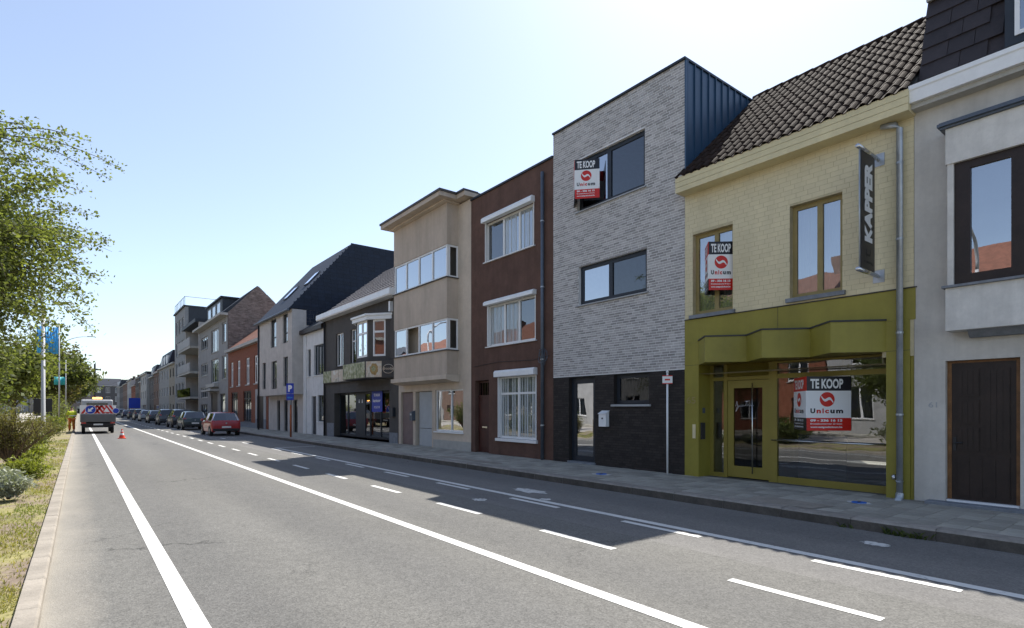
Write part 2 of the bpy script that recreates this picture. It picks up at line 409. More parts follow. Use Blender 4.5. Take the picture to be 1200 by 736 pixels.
class MB:
    def __init__(s):
        s.v = []; s.f = []; s.m = []; s.t = []
    def face(s, pts, m=0, t=0.5):
        n = len(s.v); s.v += [tuple(p) for p in pts]
        s.f.append(tuple(range(n, n + len(pts)))); s.m.append(m); s.t.append(t)
    def box(s, x0, x1, y0, y1, z0, z1, m=0, t=0.5, skip=''):
        n = len(s.v)
        s.v += [(x0, y0, z0), (x1, y0, z0), (x1, y1, z0), (x0, y1, z0), (x0, y0, z1), (x1, y0, z1), (x1, y1, z1), (x0, y1, z1)]
        F = {'b': (0, 3, 2, 1), 't': (4, 5, 6, 7), 'f': (0, 1, 5, 4), 'r': (1, 2, 6, 5), 'k': (2, 3, 7, 6), 'l': (3, 0, 4, 7)}
        for k, q in F.items():
            if k not in skip:
                s.f.append(tuple(n + i for i in q)); s.m.append(m); s.t.append(t)
    def prism(s, pts, ext, m=0, t=0.5):
        """closed prism: polygon pts (3D) extruded along ext"""
        n = len(s.v); k = len(pts); e = Vector(ext)
        s.v += [tuple(p) for p in pts] + [tuple(Vector(p) + e) for p in pts]
        s.f.append(tuple(range(n + k - 1, n - 1, -1))); s.f.append(tuple(range(n + k, n + 2 * k)))
        for i in range(k):
            j = (i + 1) % k
            s.f.append((n + i, n + j, n + k + j, n + k + i))
        s.m += [m] * (k + 2); s.t += [t] * (k + 2)
    def tube(s, path, r, n=8, m=0, t=0.5):
        path = [Vector(p) for p in path]
        rs = r if isinstance(r, (list, tuple)) else [r] * len(path)
        b = len(s.v); up = Vector((0.03, 0.02, 1)).normalized()
        for i, p in enumerate(path):
            d = (path[min(i + 1, len(path) - 1)] - path[max(i - 1, 0)])
            d = d.normalized() if d.length > 1e-9 else Vector((0, 0, 1))
            a = d.cross(up)
            if a.length < 1e-3: a = d.cross(Vector((1, 0, 0)))
            a.normalize(); c = d.cross(a)
            for k in range(n):
                th = 2 * math.pi * k / n
                s.v.append(tuple(p + (a * math.cos(th) + c * math.sin(th)) * rs[i]))
        for i in range(len(path) - 1):
            for k in range(n):
                k2 = (k + 1) % n
                s.f.append((b + i * n + k, b + i * n + k2, b + (i + 1) * n + k2, b + (i + 1) * n + k)); s.m.append(m); s.t.append(t)
        s.f.append(tuple(b + k for k in range(n - 1, -1, -1))); s.m.append(m); s.t.append(t)
        e = b + (len(path) - 1) * n
        s.f.append(tuple(e + k for k in range(n))); s.m.append(m); s.t.append(t)
    def add(s, verts, faces, mat4=None, m=0, t=0.5):
        n = len(s.v)
        s.v += [tuple(mat4 @ Vector(v)) if mat4 is not None else tuple(v) for v in verts]
        for q in faces:
            s.f.append(tuple(n + i for i in q)); s.m.append(m); s.t.append(t)
    def mesh(s, name, mats, smooth=False):
        me = bpy.data.meshes.new(name)
        me.from_pydata(s.v, [], s.f)
        mats = mats if isinstance(mats, (list, tuple)) else [mats]
        for x in mats: me.materials.append(M[x] if isinstance(x, str) else x)
        if len(mats) > 1: me.polygons.foreach_set('material_index', s.m)
        a = me.attributes.new('tone', 'FLOAT', 'FACE'); a.data.foreach_set('value', s.t)
        if smooth: me.polygons.foreach_set('use_smooth', [True] * len(s.f))
        me.validate(); me.update()
        return me
    def build(s, name, mats, parent=None, world=True, smooth=False):
        o = bpy.data.objects.new(name, s.mesh(name, mats, smooth))
        return link(o, parent, world)

def B(name, mat, parent, x0, x1, y0, y1, z0, z1, world=True):
    mb = MB(); mb.box(x0, x1, y0, y1, z0, z1)
    return mb.build(name, mat, parent, world)

def bevel(o, w=0.01, seg=2):
    md = o.modifiers.new('bevel', 'BEVEL'); md.width = w; md.segments = seg; md.limit_method = 'ANGLE'
    return o

_tx = {}
def text_geo(s, bold=0.0):
    k = (s, bold)
    if k not in _tx:
        cu = bpy.data.curves.new('t', 'FONT'); cu.body = s; cu.size = 1; cu.offset = bold; cu.resolution_u = 3
        o = bpy.data.objects.new('t', cu); COL.objects.link(o)
        bpy.context.view_layer.update()
        me = bpy.data.meshes.new_from_object(o.evaluated_get(bpy.context.evaluated_depsgraph_get()))
        v = [tuple(x.co) for x in me.vertices]; f = [tuple(p.vertices) for p in me.polygons]
        bpy.data.objects.remove(o); bpy.data.meshes.remove(me); bpy.data.curves.remove(cu)
        xs = [a[0] for a in v]; ys = [a[1] for a in v]
        x0, x1, y0, y1 = min(xs), max(xs), min(ys), max(ys)
        _tx[k] = ([((a[0] - x0) / (x1 - x0), (a[1] - y0) / (y1 - y0), 0) for a in v], f)
    return _tx[k]

def put_text(mb, s, org, right, up, x0, x1, y0, y1, lift, bold=0.02, m=0):
    """write s into the rectangle x0..x1, y0..y1 of the plane (org, right, up)"""
    v, f = text_geo(s, bold)
    o = Vector(org); r = Vector(right); u = Vector(up); n = r.cross(u)
    mb.add([o + r * (x0 + a * (x1 - x0)) + u * (y0 + b * (y1 - y0)) + n * lift for a, b, _ in v], f, None, m)

# ------------------------------------------------------------------ facade helpers (facades face -X; y runs along the street)
def wall_cells(mb, x, y0, y1, z0, z1, holes, depth=0.12, m=0, back=0.3):
    ys = sorted({y0, y1, *[min(max(v, y0), y1) for h in holes for v in h[:2]]})
    zs = sorted({z0, z1, *[min(max(v, z0), z1) for h in holes for v in h[2:4]]})
    for i in range(len(ys) - 1):
        for j in range(len(zs) - 1):
            cy_, cz = (ys[i] + ys[i + 1]) / 2, (zs[j] + zs[j + 1]) / 2
            if any(h[0] < cy_ < h[1] and h[2] < cz < h[3] for h in holes): continue
            mb.face([(x, ys[i + 1], zs[j]), (x, ys[i], zs[j]), (x, ys[i], zs[j + 1]), (x, ys[i + 1], zs[j + 1])], m)
    for h in holes:
        a, b, c, d = h[:4]; dd = h[4] if len(h) > 4 else depth
        mb.face([(x, a, c), (x, a, d), (x + dd, a, d), (x + dd, a, c)], m)
        mb.face([(x, b, d), (x, b, c), (x + dd, b, c), (x + dd, b, d)], m)
        mb.face([(x, a, d), (x, b, d), (x + dd, b, d), (x + dd, a, d)], m)
        mb.face([(x, b, c), (x, a, c), (x + dd, a, c), (x + dd, b, c)], m)

def window(parent, x, y0, y1, z0, z1, frame='white_pvc', depth=0.10, fw=0.06, vert=(), horiz=(), gl='glass', sill='bluestone',
           curtain=None, world=True, name='window', side=1, sill_out=0.06, ft=0.06, cdep=0.10, sill_h=0.05, curtain_rng=None):
    """frame mesh with pane, sill and curtain children; opening y0..y1, z0..z1 in a facade at x"""
    xf = x + depth; g = 0.002
    mb = MB()
    mb.box(xf, xf + ft, y0 + g, y1 - g, z0 + g, z0 + fw); mb.box(xf, xf + ft, y0 + g, y1 - g, z1 - fw, z1 - g)
    mb.box(xf + 0.001, xf + ft - 0.001, y0 + g, y0 + fw, z0 + fw, z1 - fw); mb.box(xf + 0.001, xf + ft - 0.001, y1 - fw, y1 - g, z0 + fw, z1 - fw)
    yc = [y0] + [y0 + v * (y1 - y0) for v in vert] + [y1]
    zc = [z0] + [z0 + v * (z1 - z0) for v in horiz] + [z1]
    for v in yc[1:-1]: mb.box(xf - 0.004, xf + ft - 0.006, v - fw * 0.6, v + fw * 0.6, z0 + fw, z1 - fw)
    for v in zc[1:-1]: mb.box(xf - 0.002, xf + ft - 0.004, y0 + fw, y1 - fw, v - fw * 0.5, v + fw * 0.5)
    w = mb.build(name, frame, parent, world)
    for i in range(len(yc) - 1):
        for j in range(len(zc) - 1):
            a, b = yc[i] + fw * 0.55, yc[i + 1] - fw * 0.55; c, d = zc[j] + fw * 0.5, zc[j + 1] - fw * 0.5
            p = MB(); p.box(xf + ft * 0.45, xf + ft * 0.6, a, b, c, d)
            # a thin slab: only its front face needs to be glass
            p.f = [p.f[5]]; p.m = [0]; p.t = [0.5]
            p.build('pane', gl[i] if isinstance(gl, tuple) else gl, w, False)
    if sill:
        s = MB(); s.prism([(x - sill_out, y0 - 0.06, z0 - sill_h), (x + depth, y0 - 0.06, z0 - sill_h), (x + depth, y0 - 0.06, z0 + 0.004), (x - sill_out, y0 - 0.06, z0 - 0.012)], (0, y1 - y0 + 0.12, 0))
        s.build('sill', sill, w, False)
    if curtain:
        r0, r1 = curtain_rng or (0, 1)
        c = MB(); n = max(8, int((y1 - y0) * 26))
        pts = []
        for k in range(n + 1):
            yy = y0 + (y1 - y0) * (r0 + (r1 - r0) * k / n)
            pts.append((xf + cdep + 0.018 * math.sin(k * 1.9 + y0) + 0.01 * math.sin(k * 0.7), yy))
        for k in range(n):
            (xa, ya), (xb, yb) = pts[k], pts[k + 1]
            c.face([(xb, yb, z0), (xa, ya, z0), (xa, ya, z1), (xb, yb, z1)])
        c.build('curtain', curtain, w, False, True)
    return w

def brick_field(mb, x, y0, y1, z0, z1, holes, bl, bh, joint, proud, bond=0.5, rn=random, jitter=0.0015):
    rows = int(round((z1 - z0) / (bh + joint)))
    ph = (z1 - z0) / rows
    for r in range(rows):
        za = z0 + r * ph + joint / 2; zb = za + ph - joint
        segs = [(y0, y1)]
        for h in holes:
            if h[2] < zb - 0.01 and h[3] > za + 0.01:
                ns = []
                for a, b in segs:
                    if h[0] >= b or h[1] <= a: ns.append((a, b)); continue
                    if h[0] > a: ns.append((a, h[0]))
                    if h[1] < b: ns.append((h[1], b))
                segs = ns
        k = -1
        yy = y0 - (bl + joint) * (bond * (r % 2)) - (bl + joint) * (0.0 if bond != 0.5 else 0.13 * ((r * 7) % 3))
        while yy < y1:
            a, b = yy + joint / 2, yy + bl + joint / 2
            for sa, sb in segs:
                aa, bb = max(a, sa), min(b, sb)
                if bb - aa > 0.015:
                    pr = proud + rn.uniform(-jitter, jitter)
                    mb.box(x - pr, x + 0.002, aa, bb, za, zb, 0, rn.random(), 'r')
            yy += bl + joint

def shell(mb, x, xb, y0, y1, z0, z1, m=0, top=True):
    """side, back walls (and flat top) behind a facade"""
    mb.face([(x, y0, z0), (xb, y0, z0), (xb, y0, z1), (x, y0, z1)], m)
    mb.face([(xb, y1, z0), (x, y1, z0), (x, y1, z1), (xb, y1, z1)], m)
    mb.face([(xb, y0, z0), (xb, y1, z0), (xb, y1, z1), (xb, y0, z1)], m)
    if top: mb.face([(x, y0, z1), (xb, y0, z1), (xb, y1, z1), (x, y1, z1)], m)

def downpipe(parent, x, y, z0, z1, mat, r=0.045, top=None, shoe=None, clips=()):
    mb = MB()
    path = []
    if top: path += [top, (x, y + (0.06 if top[1] > y else -0.0), z1 + 0.03)]
    path += [(x, y, z1 - 0.06), (x, y, z0)]
    mb.tube(path, r, 10)
    o = mb.build('downpipe', mat, parent, True, True)
    for z in clips:
        c = MB(); c.tube([(x, y, z - 0.018), (x, y, z + 0.018)], r + 0.008, 10); c.box(x, x + 0.12, y - 0.012, y + 0.012, z - 0.012, z + 0.012)
        c.build('pipe_clip', 'zinc', o, False)
    if shoe:
        c = MB(); c.tube([(x, y, z0 + 0.25), (x, y, z0 + 0.02), (x - 0.03, y, z0 - 0.07), (x - 0.14, y, z0 - 0.13)], r + 0.012, 10)
        c.build('pipe_shoe', shoe, o, False, True)
    return o

# ------------------------------------------------------------------ the setting: ground, road, kerbs, pavement
def sheet(name, mat, x0, x1, y0, y1, z, kind='structure', ny=1):
    mb = MB()
    for i in range(ny):
        a, b = y0 + (y1 - y0) * i / ny, y0 + (y1 - y0) * (i + 1) / ny
        mb.face([(x0, a, z), (x1, a, z), (x1, b, z), (x0, b, z)])
    return tag(mb.build(name, mat), kind=kind)

KR, FX, PZ = 8.68, 11.2, 0.15          # kerb face, facade line, pavement height
sheet('ground', 'ground', -1500, 1500, -600, 2500, -0.06)
tag(sheet('road', 'asphalt', -0.25, 5.83, -30, 262, 0.0), 'grey asphalt carriageway with white lines')
tag(sheet('parking_lane', 'asphalt_old', 5.83, KR, -30, 262, 0.0), 'older paler asphalt of the cycle lane and parking lane')
sheet('cross_street', 'asphalt_old', -60, 60, 262, 272, 0.0)
sheet('opposite_road', 'pale_bounce_road', -12.6, -5.6, -30, 262, 0.0)

def marking(name, x0, x1, y0, y1, mat='road_paint', z=0.004, ny=1):
    return sheet(name, mat, x0, x1, y0, y1, z, ny=ny)

marking('lane_line', 0.66, 0.81, -20, 205)
marking('lane_line', 3.70, 3.85, -20, 240)
marking('parking_line', 6.66, 6.80, -20, 25.4)
marking('parking_line', 6.66, KR - 0.25, 25.4, 25.52)
dash = None
for k in range(-4, 60):
    for x0, x1, ya, per, ln in ((5.06, 5.17, 1.73, 2.86, 1.34), (6.44, 6.55, 1.55, 2.77, 1.36)):
        if x0 > 6 and k > 7 and k % 2: continue
        y = ya + per * k
        if dash is None:
            dash = marking('cycle_lane_dash', x0, x1, 0, ln); dash.location.y = y
            base = x0
        else:
            o = dash.copy(); COL.objects.link(o); o.location = (x0 - base, y, 0)
for k in range(7):
    marking('parking_bay_line', 6.66, KR - 0.3, 36.2 + k * 9.5, 36.32 + k * 9.5, 'road_paint_worn')
# paint scuffs on the old asphalt
for cx, cy_, w, l in ((7.35, 8.95, 0.22, 0.95), (6.9, 7.9, 0.1, 0.25), (7.9, 2.75, 0.12, 0.3), (5.9, 8.6, 0.12, 0.3)):
    mb = MB(); pts = []
    for k in range(22):
        a = 2 * math.pi * k / 22; q = 1 + random.uniform(-0.3, 0.25)
        pts.append((cx + math.cos(a) * w * q, cy_ + math.sin(a) * l * 0.5 * q, 0.0045))
    mb.face(pts)
    tag(mb.build('paint_scuff', 'road_paint_worn'), kind='structure')

# left kerb, verge, opposite pavement
kp = lambda y: [(-0.245, y, -0.03), (-0.252, y, 0.055), (-0.270, y, 0.074), (-0.405, y, 0.078), (-0.405, y, -0.03)]
mb = MB(); mb.prism(kp(42), (0, 220, 0)); kl = tag(mb.build('kerb_left', 'concrete_kerb'), kind='structure')
mb = MB(); mb.prism(kp(0), (0, 0.9975, 0)); klm = mb.mesh('kerbstone', 'concrete_kerb')
for k in range(-3, 42):
    o = bpy.data.objects.new('kerbstone', klm); link(o, kl)
    o.location = (random.uniform(-.0015, .0015), k, random.uniform(-.0015, .0015))
mb = MB(); nx, ny = 14, 120
gx = np.linspace(-5.4, -0.40, nx); gy = np.concatenate([np.linspace(-30, 2, 8), np.linspace(2.5, 60, ny - 20), np.linspace(66, 262, 12)])
hz = lambda x, y: 0.045 + (0.0 if x > -0.52 else 0.05 * math.sin(x * 2.1 + 0.6 * math.sin(y * 0.7)) + 0.02 * math.sin(y * 1.7 + x)) * min(1, (-0.5 - x) * 1.5)
for i in range(nx - 1):
    for j in range(len(gy) - 1):
        mb.face([(a, b, hz(a, b)) for a, b in ((gx[i], gy[j]), (gx[i + 1], gy[j]), (gx[i + 1], gy[j + 1]), (gx[i], gy[j + 1]))])
tag(mb.build('verge', 'verge', smooth=True), kind='structure')
mb = MB(); mb.prism([(-5.4, -30, -0.03), (-5.4, -30, 0.08), (-5.6, -30, 0.08), (-5.6, -30, -0.03)], (0, 292, 0))
tag(mb.build('kerb_median', 'concrete_kerb'), kind='structure')
mb = MB(); mb.box(-16.0, -12.6, -40, 262, -0.03, 0.12)
tag(mb.build('pavement_opposite', 'slab_joined'), kind='structure')

# right pavement: bed, slabs, kerbstones
pav = MB(); pav.box(8.96, 11.9, -30, 262, -0.03, PZ - 0.008)
pav = tag(pav.build('pavement_right', 'slab_bed'), kind='structure')
mb = MB()
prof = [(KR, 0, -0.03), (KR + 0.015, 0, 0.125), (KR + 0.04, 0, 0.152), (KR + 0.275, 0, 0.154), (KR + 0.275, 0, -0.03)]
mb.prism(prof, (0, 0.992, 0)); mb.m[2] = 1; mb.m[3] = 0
ks_mesh = mb.mesh('kerbstone', ['kerbstone', 'kerb_face_dark'])
for k in range(-4, 47):
    o = bpy.data.objects.new('kerbstone', ks_mesh); link(o, pav)
    o.location = (random.uniform(-0.004, 0.004), k + 0.35, random.uniform(-0.004, 0.003))
mb = MB(); mb.prism(prof, (0, 262 - 47.35, 0)); mb.m[2] = 1; o = mb.build('kerb_run', ['kerbstone', 'kerb_face_dark'], pav); o.location.y = 47.35
sw = 0.3075
mb = MB(); mb.prism([(0, 0.003, -0.03), (0.003, 0.003, 0.0), (0.2985, 0.003, 0.0), (0.3015, 0.003, -0.03)], (0, 0.2985, 0))
sl_mesh = mb.mesh('paving_slab', 'slab')
joined = MB()
ncol = 7
for r in range(-8, 190):
    y = r * 0.305 + 1.2
    for c in range(ncol + 1):
        x = KR + 0.282 + c * sw
        if x + 0.3 > FX + 0.5: continue
        tz = random.uniform(-0.004, 0.003)
        if 0 <= r < 38 and c < ncol:
            o = bpy.data.objects.new('paving_slab', sl_mesh); link(o, pav)
            o.location = (x, y, PZ + tz); o.rotation_euler = (random.uniform(-.004, .004), random.uniform(-.004, .004), 0)
        else:
            joined.box(x + 0.003, x + 0.3015, y + 0.003, y + 0.3015, PZ - 0.02, PZ + tz, 0, random.random(), 'b')
tag(joined.build('paving_slab_field', 'slab_joined', pav), kind='stuff')
for x, y, s in ((9.75, 9.15, 0.13), (10.15, 3.78, 0.11)):
    t = thing('water_valve_cover', 'small blue utility cover set in the pavement ' + ('before the black brick house' if y > 5 else 'before the olive shop'), 'utility cover', (x, y, PZ))
    mb = MB(); mb.tube([(0, 0, 0.004), (0, 0, 0.014)], s, 16); mb.build('lid', 'hydrant_blue', t, False)
    mb = MB(); mb.box(-s * 0.3, s * 0.3, -0.015, 0.015, 0.014, 0.022); mb.build('lid_handle', 'dark_metal', t, False)
    mb = MB(); pts = []
    for k in range(20):
        a = 2 * math.pi * k / 20; q = 1 + random.uniform(-0.25, 0.3)
        pts.append((math.cos(a) * s * 1.35 * q, math.sin(a) * s * 1.7 * q, 0.0045))
    mb.face(pts); mb.build('paint_patch', 'road_paint_worn', t, False)
for x, y, a, b in ((9.25, 4.55, 0.5, 1.1), (9.35, 14.2, 0.35, 2.6)):     # repaired cement patches in the slabs
    mb = MB(); pts = []
    for k in range(26):
        th = 2 * math.pi * k / 26; q = 1 + random.uniform(-0.12, 0.12)
        pts.append((x + math.copysign(abs(math.cos(th)) ** 0.6, math.cos(th)) * a * q * 0.6, y + math.copysign(abs(math.sin(th)) ** 0.6, math.sin(th)) * b * q * 0.6, PZ + 0.0055))
    mb.face(pts); mb.build('cement_patch', 'concrete_kerb', pav)

# ------------------------------------------------------------------ house A: grey render, concrete oriel, brown door
hA = thing('rendered_house', 'grey rendered house with concrete oriel, white gutter and dark brown door', 'house', (FX, 0.5, PZ))
ya, yb = -3.0, 3.32
door = (1.97, 2.89, 0.14, 2.48, 0.16)
mb = MB(); wall_cells(mb, FX, ya, yb, PZ - 0.1, 6.85, [door, (-1.2, -0.2, 0.9, 2.48, 0.12)], 0.16)
shell(mb, FX, FX + 9, ya, yb, PZ - 0.1, 6.85, top=True)
mb.build('wall', 'stucco_grey', hA)
window(hA, FX, -1.2, -0.2, 0.9, 2.48, 'brown_wood', 0.12, 0.08, (0.5,), (), 'glass', 'bluestone', 'curtain')
d = MB(); x = FX + 0.10
d.box(x, x + 0.05, 2.03, 2.83, 0.19, 2.44)
dr = d.build('door', 'brown_wood', hA)
for (a, b, c, e) in ((2.47, 2.75, 1.02, 1.4), (2.47, 2.75, 1.46, 1.84), (2.47, 2.75, 1.90, 2.34), (2.1, 2.40, 1.02, 2.34), (2.1, 2.75, 0.28, 0.94)):
    p = MB(); n = 4
    p.prism([(x - 0.016, a, c), (x - 0.016, b, c), (x - 0.016, b, e), (x - 0.016, a, e)], (0.018, 0, 0))
    for k in range(n):
        w_ = (b - a) / n
        p.box(x - 0.022, x - 0.014, a + k * w_ + 0.012, a + (k + 1) * w_ - 0.004, c + 0.03, e - 0.03)
    p.build('door_panel', 'brown_wood', dr)
p = MB(); p.tube([(x - 0.005, 2.79, 1.15), (x - 0.05, 2.79, 1.15), (x - 0.05, 2.68, 1.15)], 0.011); p.box(x - 0.012, x, 2.77, 2.81, 1.02, 1.24); p.build('door_handle', 'dark_metal', dr)
p = MB(); p.box(x - 0.005, x + 0.06, 2.83, 2.89 - 0.002, 0.16, 2.48); p.box(x - 0.005, x + 0.06, 1.972, 2.03, 0.16, 2.48); p.box(x - 0.004, x + 0.06, 2.03, 2.83, 2.44, 2.478)
p.build('door_frame', 'brown_wood_edge', hA)
p = MB(); p.box(FX - 0.22, FX + 0.16, 1.3, 3.12, PZ - 0.02, PZ + 0.045); bevel(p.build('door_step', 'bluestone', hA), 0.008)
p = MB(); p.box(FX + 0.01, FX + 0.17, 1.98, 2.88, PZ + 0.045, PZ + 0.075); p.build('threshold', 'white_metal', hA)
# oriel
ox = 10.85
o = MB()
o.box(ox, FX + 0.02, -1.6, 2.80, 2.93, 3.60); o.box(ox, FX + 0.02, -1.6, 2.80, 5.56, 6.12)
o.box(ox + 0.02, FX + 0.02, 2.70, 2.78, 3.60, 5.56); o.box(ox + 0.02, FX + 0.02, -1.58, -1.5, 3.60, 5.56)
ori = o.build('oriel', 'concrete_panel', hA)
o = MB(); o.box(ox - 0.05, FX, -1.62, 2.84, 3.603, 3.64); o.build('oriel_sill', 'bluestone', ori)
o = MB()
o.box(ox - 0.05, FX + 0.01, -1.65, 2.86, 6.123, 6.155); o.box(ox - 0.09, FX + 0.01, -1.68, 2.89, 6.155, 6.20); o.box(ox - 0.07, FX + 0.01, -1.66, 2.87, 6.20, 6.22)
o.build('oriel_cornice', 'zinc_dark', ori)
o = MB(); o.prism([(ox + 0.1, 0.9, 2.93), (FX, 0.9, 2.93), (FX, 0.9, 2.82), (ox + 0.22, 0.9, 2.82)], (0, 1.65, 0)); o.build('oriel_corbel', 'bluestone', ori)
o = MB()
xw = ox + 0.06
for a, b in ((2.50, 2.70), (1.86, 2.02), (0.9, 1.06), (-0.1, 0.06), (-1.0, -0.86)): o.box(xw, xw + 0.09, a, b, 3.64, 5.56)
o.box(xw + 0.004, xw + 0.086, -1.0, 2.5, 3.64, 3.80); o.box(xw + 0.004, xw + 0.086, -1.0, 2.5, 5.44, 5.56)
ow = o.build('window', 'brown_wood', hA)
for a, b in ((2.02, 2.50), (1.06, 1.86), (0.06, 0.9), (-0.86, -0.1)):
    p = MB(); p.face([(xw + 0.04, b, 3.8), (xw + 0.04, a, 3.8), (xw + 0.04, a, 5.44), (xw + 0.04, b, 5.44)]); p.build('pane', 'glass_sky', ow)
p = MB(); p.face([(FX - 0.02, 2.7, 3.64), (FX - 0.02, -1.5, 3.64), (FX - 0.02, -1.5, 5.56), (FX - 0.02, 2.7, 5.56)]); p.build('blind', 'dark_blind', ow)
# gutter, mansard with individual flat tiles, dormer
g = MB(); g.prism([(10.92, ya, 6.78), (11.25, ya, 6.78), (11.25, ya, 7.05), (10.88, ya, 7.05), (10.88, ya, 6.98), (10.90, ya, 6.96)], (0, yb - 0.01 - ya, 0)); g.build('gutter', 'white_metal', hA)
g = MB(); g.box(11.0, 11.25, ya, yb - 0.01, 6.70, 6.778); g.build('soffit', 'stone_trim', hA)
rm = MB(); A0, A1 = (11.32, 6.98), (11.90, 8.88)
rm.prism([(A0[0], ya, A0[1]), (A1[0], ya, A1[1]), (12.2, ya, A1[1]), (20.2, ya, A1[1]), (20.2, ya, A0[1])], (0, yb - ya, 0))
roofA = rm.build('roof', 'slatetile', hA)
ang = math.atan2(A1[1] - A0[1], A1[0] - A0[0]); ln = math.hypot(A1[1] - A0[1], A1[0] - A0[0])
tl = MB(); tl.prism([(0, 0.004, 0.012), (0, 0.004, 0.034), (0.40, 0.004, 0.016), (0.40, 0.004, 0.002)], (0, 0.352, 0))
tlm = tl.mesh('tile', 'slatetile')
for r in range(6):
    for c in range(9):
        y = yb - 0.36 * (c + 1) + (0.18 if r % 2 else 0) - 0.02
        if y + 0.36 > yb + 0.02: y = yb - 0.36
        if y < 0.0: continue
        if 1.0 < y + 0.2 < 2.25 and r > 0: continue
        s0 = r * 0.325
        o = bpy.data.objects.new('tile', tlm); link(o, roofA, False)
        o.location = (A0[0] + s0 * math.cos(ang) - 0.012 * math.sin(ang), y, A0[1] + s0 * math.sin(ang))
        o.rotation_euler = (0, -ang + 0.02 + random.uniform(-.006, .006), random.uniform(-.004, .004))
fl = MB(); fl.prism([(A1[0] - 0.10, 0, A1[1] - 0.02), (A1[0] + 0.3, 0, A1[1] + 0.06), (A1[0] + 0.3, 0, A1[1] + 0.09), (A1[0] - 0.11, 0, A1[1] + 0.02)], (0, yb, 0)); fl.build('flashing', 'stone_trim', roofA)
up = MB(); up.prism([(11.98, ya, 8.9), (14.2, ya, 11.3), (15.4, ya, 11.3), (17.5, ya, 8.9)], (0, yb - 0.08 - ya, 0)); upr = up.build('upper_roof', 'slatetile', roofA)
for r in range(5):
    for c in range(8):
        y = yb - 0.08 - 0.36 * (c + 1) + (0.16 if r % 2 else 0)
        if y + 0.36 > yb: continue
        o = bpy.data.objects.new('tile', tlm); link(o, upr); aa = math.atan2(2.4, 2.22)
        o.location = (11.96 + r * .325 * math.cos(aa) - .012, y, 8.93 + r * .325 * math.sin(aa)); o.rotation_euler = (0, -aa + .02, 0)
dm = MB(); dm.box(11.36, 12.6, 0.4, 2.18, 7.30, 8.85)
dor = dm.build('dormer', 'navy_frame', hA)
dm = MB(); dm.prism([(11.26, 0.3, 8.85), (12.7, 0.3, 8.85), (12.7, 0.3, 8.97), (11.26, 0.3, 8.93)], (0, 1.98, 0)); dm.build('dormer_roof', 'zinc', dor)
dm = MB(); xx = 11.355
for a, b, c, e in ((2.0, 2.06, 7.42, 8.75), (1.2, 1.28, 7.42, 8.75), (0.5, 0.56, 7.42, 8.75), (0.56, 2.0, 7.42, 7.48), (0.56, 2.0, 8.69, 8.75)): dm.box(xx - 0.02, xx, a, b, c, e)
dm.build('window_frame', 'white_pvc', dor)
for a, b in ((0.56, 1.2), (1.28, 2.0)):
    p = MB(); p.face([(xx - 0.004, b, 7.48), (xx - 0.004, a, 7.48), (xx - 0.004, a, 8.69), (xx - 0.004, b, 8.69)]); p.build('pane', 'glass_sky', dor)
p = MB(); put_text(p, '61', (FX, 3.12, 1.72), (0, -1, 0), (0, 0, 1), 0, 0.12, 0, 0.09, 0.004, 0.01); p.build('house_number', 'grey_pvc', hA)

# ------------------------------------------------------------------ house B: cream tiles, olive shopfront
hB = thing('hairdresser_shop_house', 'cream tiled house with olive green zigzag shopfront and brown tiled roof', 'house', (FX, 5.6, PZ))
y0, y1 = 3.325, 7.86
w1 = (6.65, 7.65, 3.86, 5.71); w2 = (4.45, 5.42, 3.90, 5.73)
mb = MB(); wall_cells(mb, FX, y0, y1, 2.6, 6.75, [w1, w2, (3.8, 7.5, 2.5, 3.3, 0.4)], 0.14)
shell(mb, FX, FX + 8.5, y0, y1, PZ - 0.1, 6.75, top=True)
wl = mb.build('wall', 'cream_grout', hB)
tm = MB(); brick_field(tm, FX, y0 + 0.002, y1 - 0.002, 3.78, 6.72, [w1, w2], 0.215, 0.088, 0.007, 0.003, 0.5, jitter=0.0004)
tag(tm.build('wall_tile_field', 'cream_tile', wl), kind='stuff')
window(hB, FX, *w1, 'tan_frame', 0.12, 0.085, (0.46,), (), 'glass_sky', 'bluestone', 'blind', sill_h=0.09, sill_out=0.07)
window(hB, FX, *w2, 'tan_frame', 0.12, 0.085, (0.46,), (), 'glass_sky', 'bluestone', 'blind', sill_h=0.09, sill_out=0.07)
b = MB(); b.box(FX - 0.012, FX + 0.02, 3.3, 7.86, 3.22, 3.755); b.box(FX - 0.03, FX + 0.015, 3.28, 7.86, 3.756, 3.772, 1)
b.box(FX - 0.016, FX - 0.011, 5.655, 5.66, 3.26, 3.755, 1)
b.build('fascia', ['olive', 'dark_metal'], hB)
for a, c in ((7.49, 7.858), (3.38, 3.735)):
    p = MB(); p.box(FX - 0.012, FX + 0.45, a, c, PZ - 0.02, 3.218); p.box(FX - 0.0145, FX - 0.011, a, c, 2.70, 2.706, 1)
    p.build('pillar', ['olive', 'dark_metal'], hB)
p = MB(); p.box(FX + 0.02, FX + 0.1, 3.27, 3.378, PZ - 0.02, 3.755); p.build('edge_strip', 'olive', hB)
zz = [(7.49, 11.19), (6.95, 10.62), (6.32, 11.18), (5.67, 10.58), (5.02, 11.18), (4.40, 10.58), (3.735, 11.19)]
can = MB()
for k in range(6):
    (a, xa), (c, xc) = zz[k], zz[k + 1]
    can.face([(xa, a, 2.70), (xc, c, 2.70), (xc, c, 3.24), (xa, a, 3.24)])
for k in (0, 2, 4):
    tri = [zz[k], zz[k + 1], zz[k + 2]]
    can.face([(x_, y_, 3.24) for y_, x_ in tri]); can.face([(x_, y_, 2.70) for y_, x_ in reversed(tri)])
cn = can.build('canopy', 'olive', hB)
cp = MB()
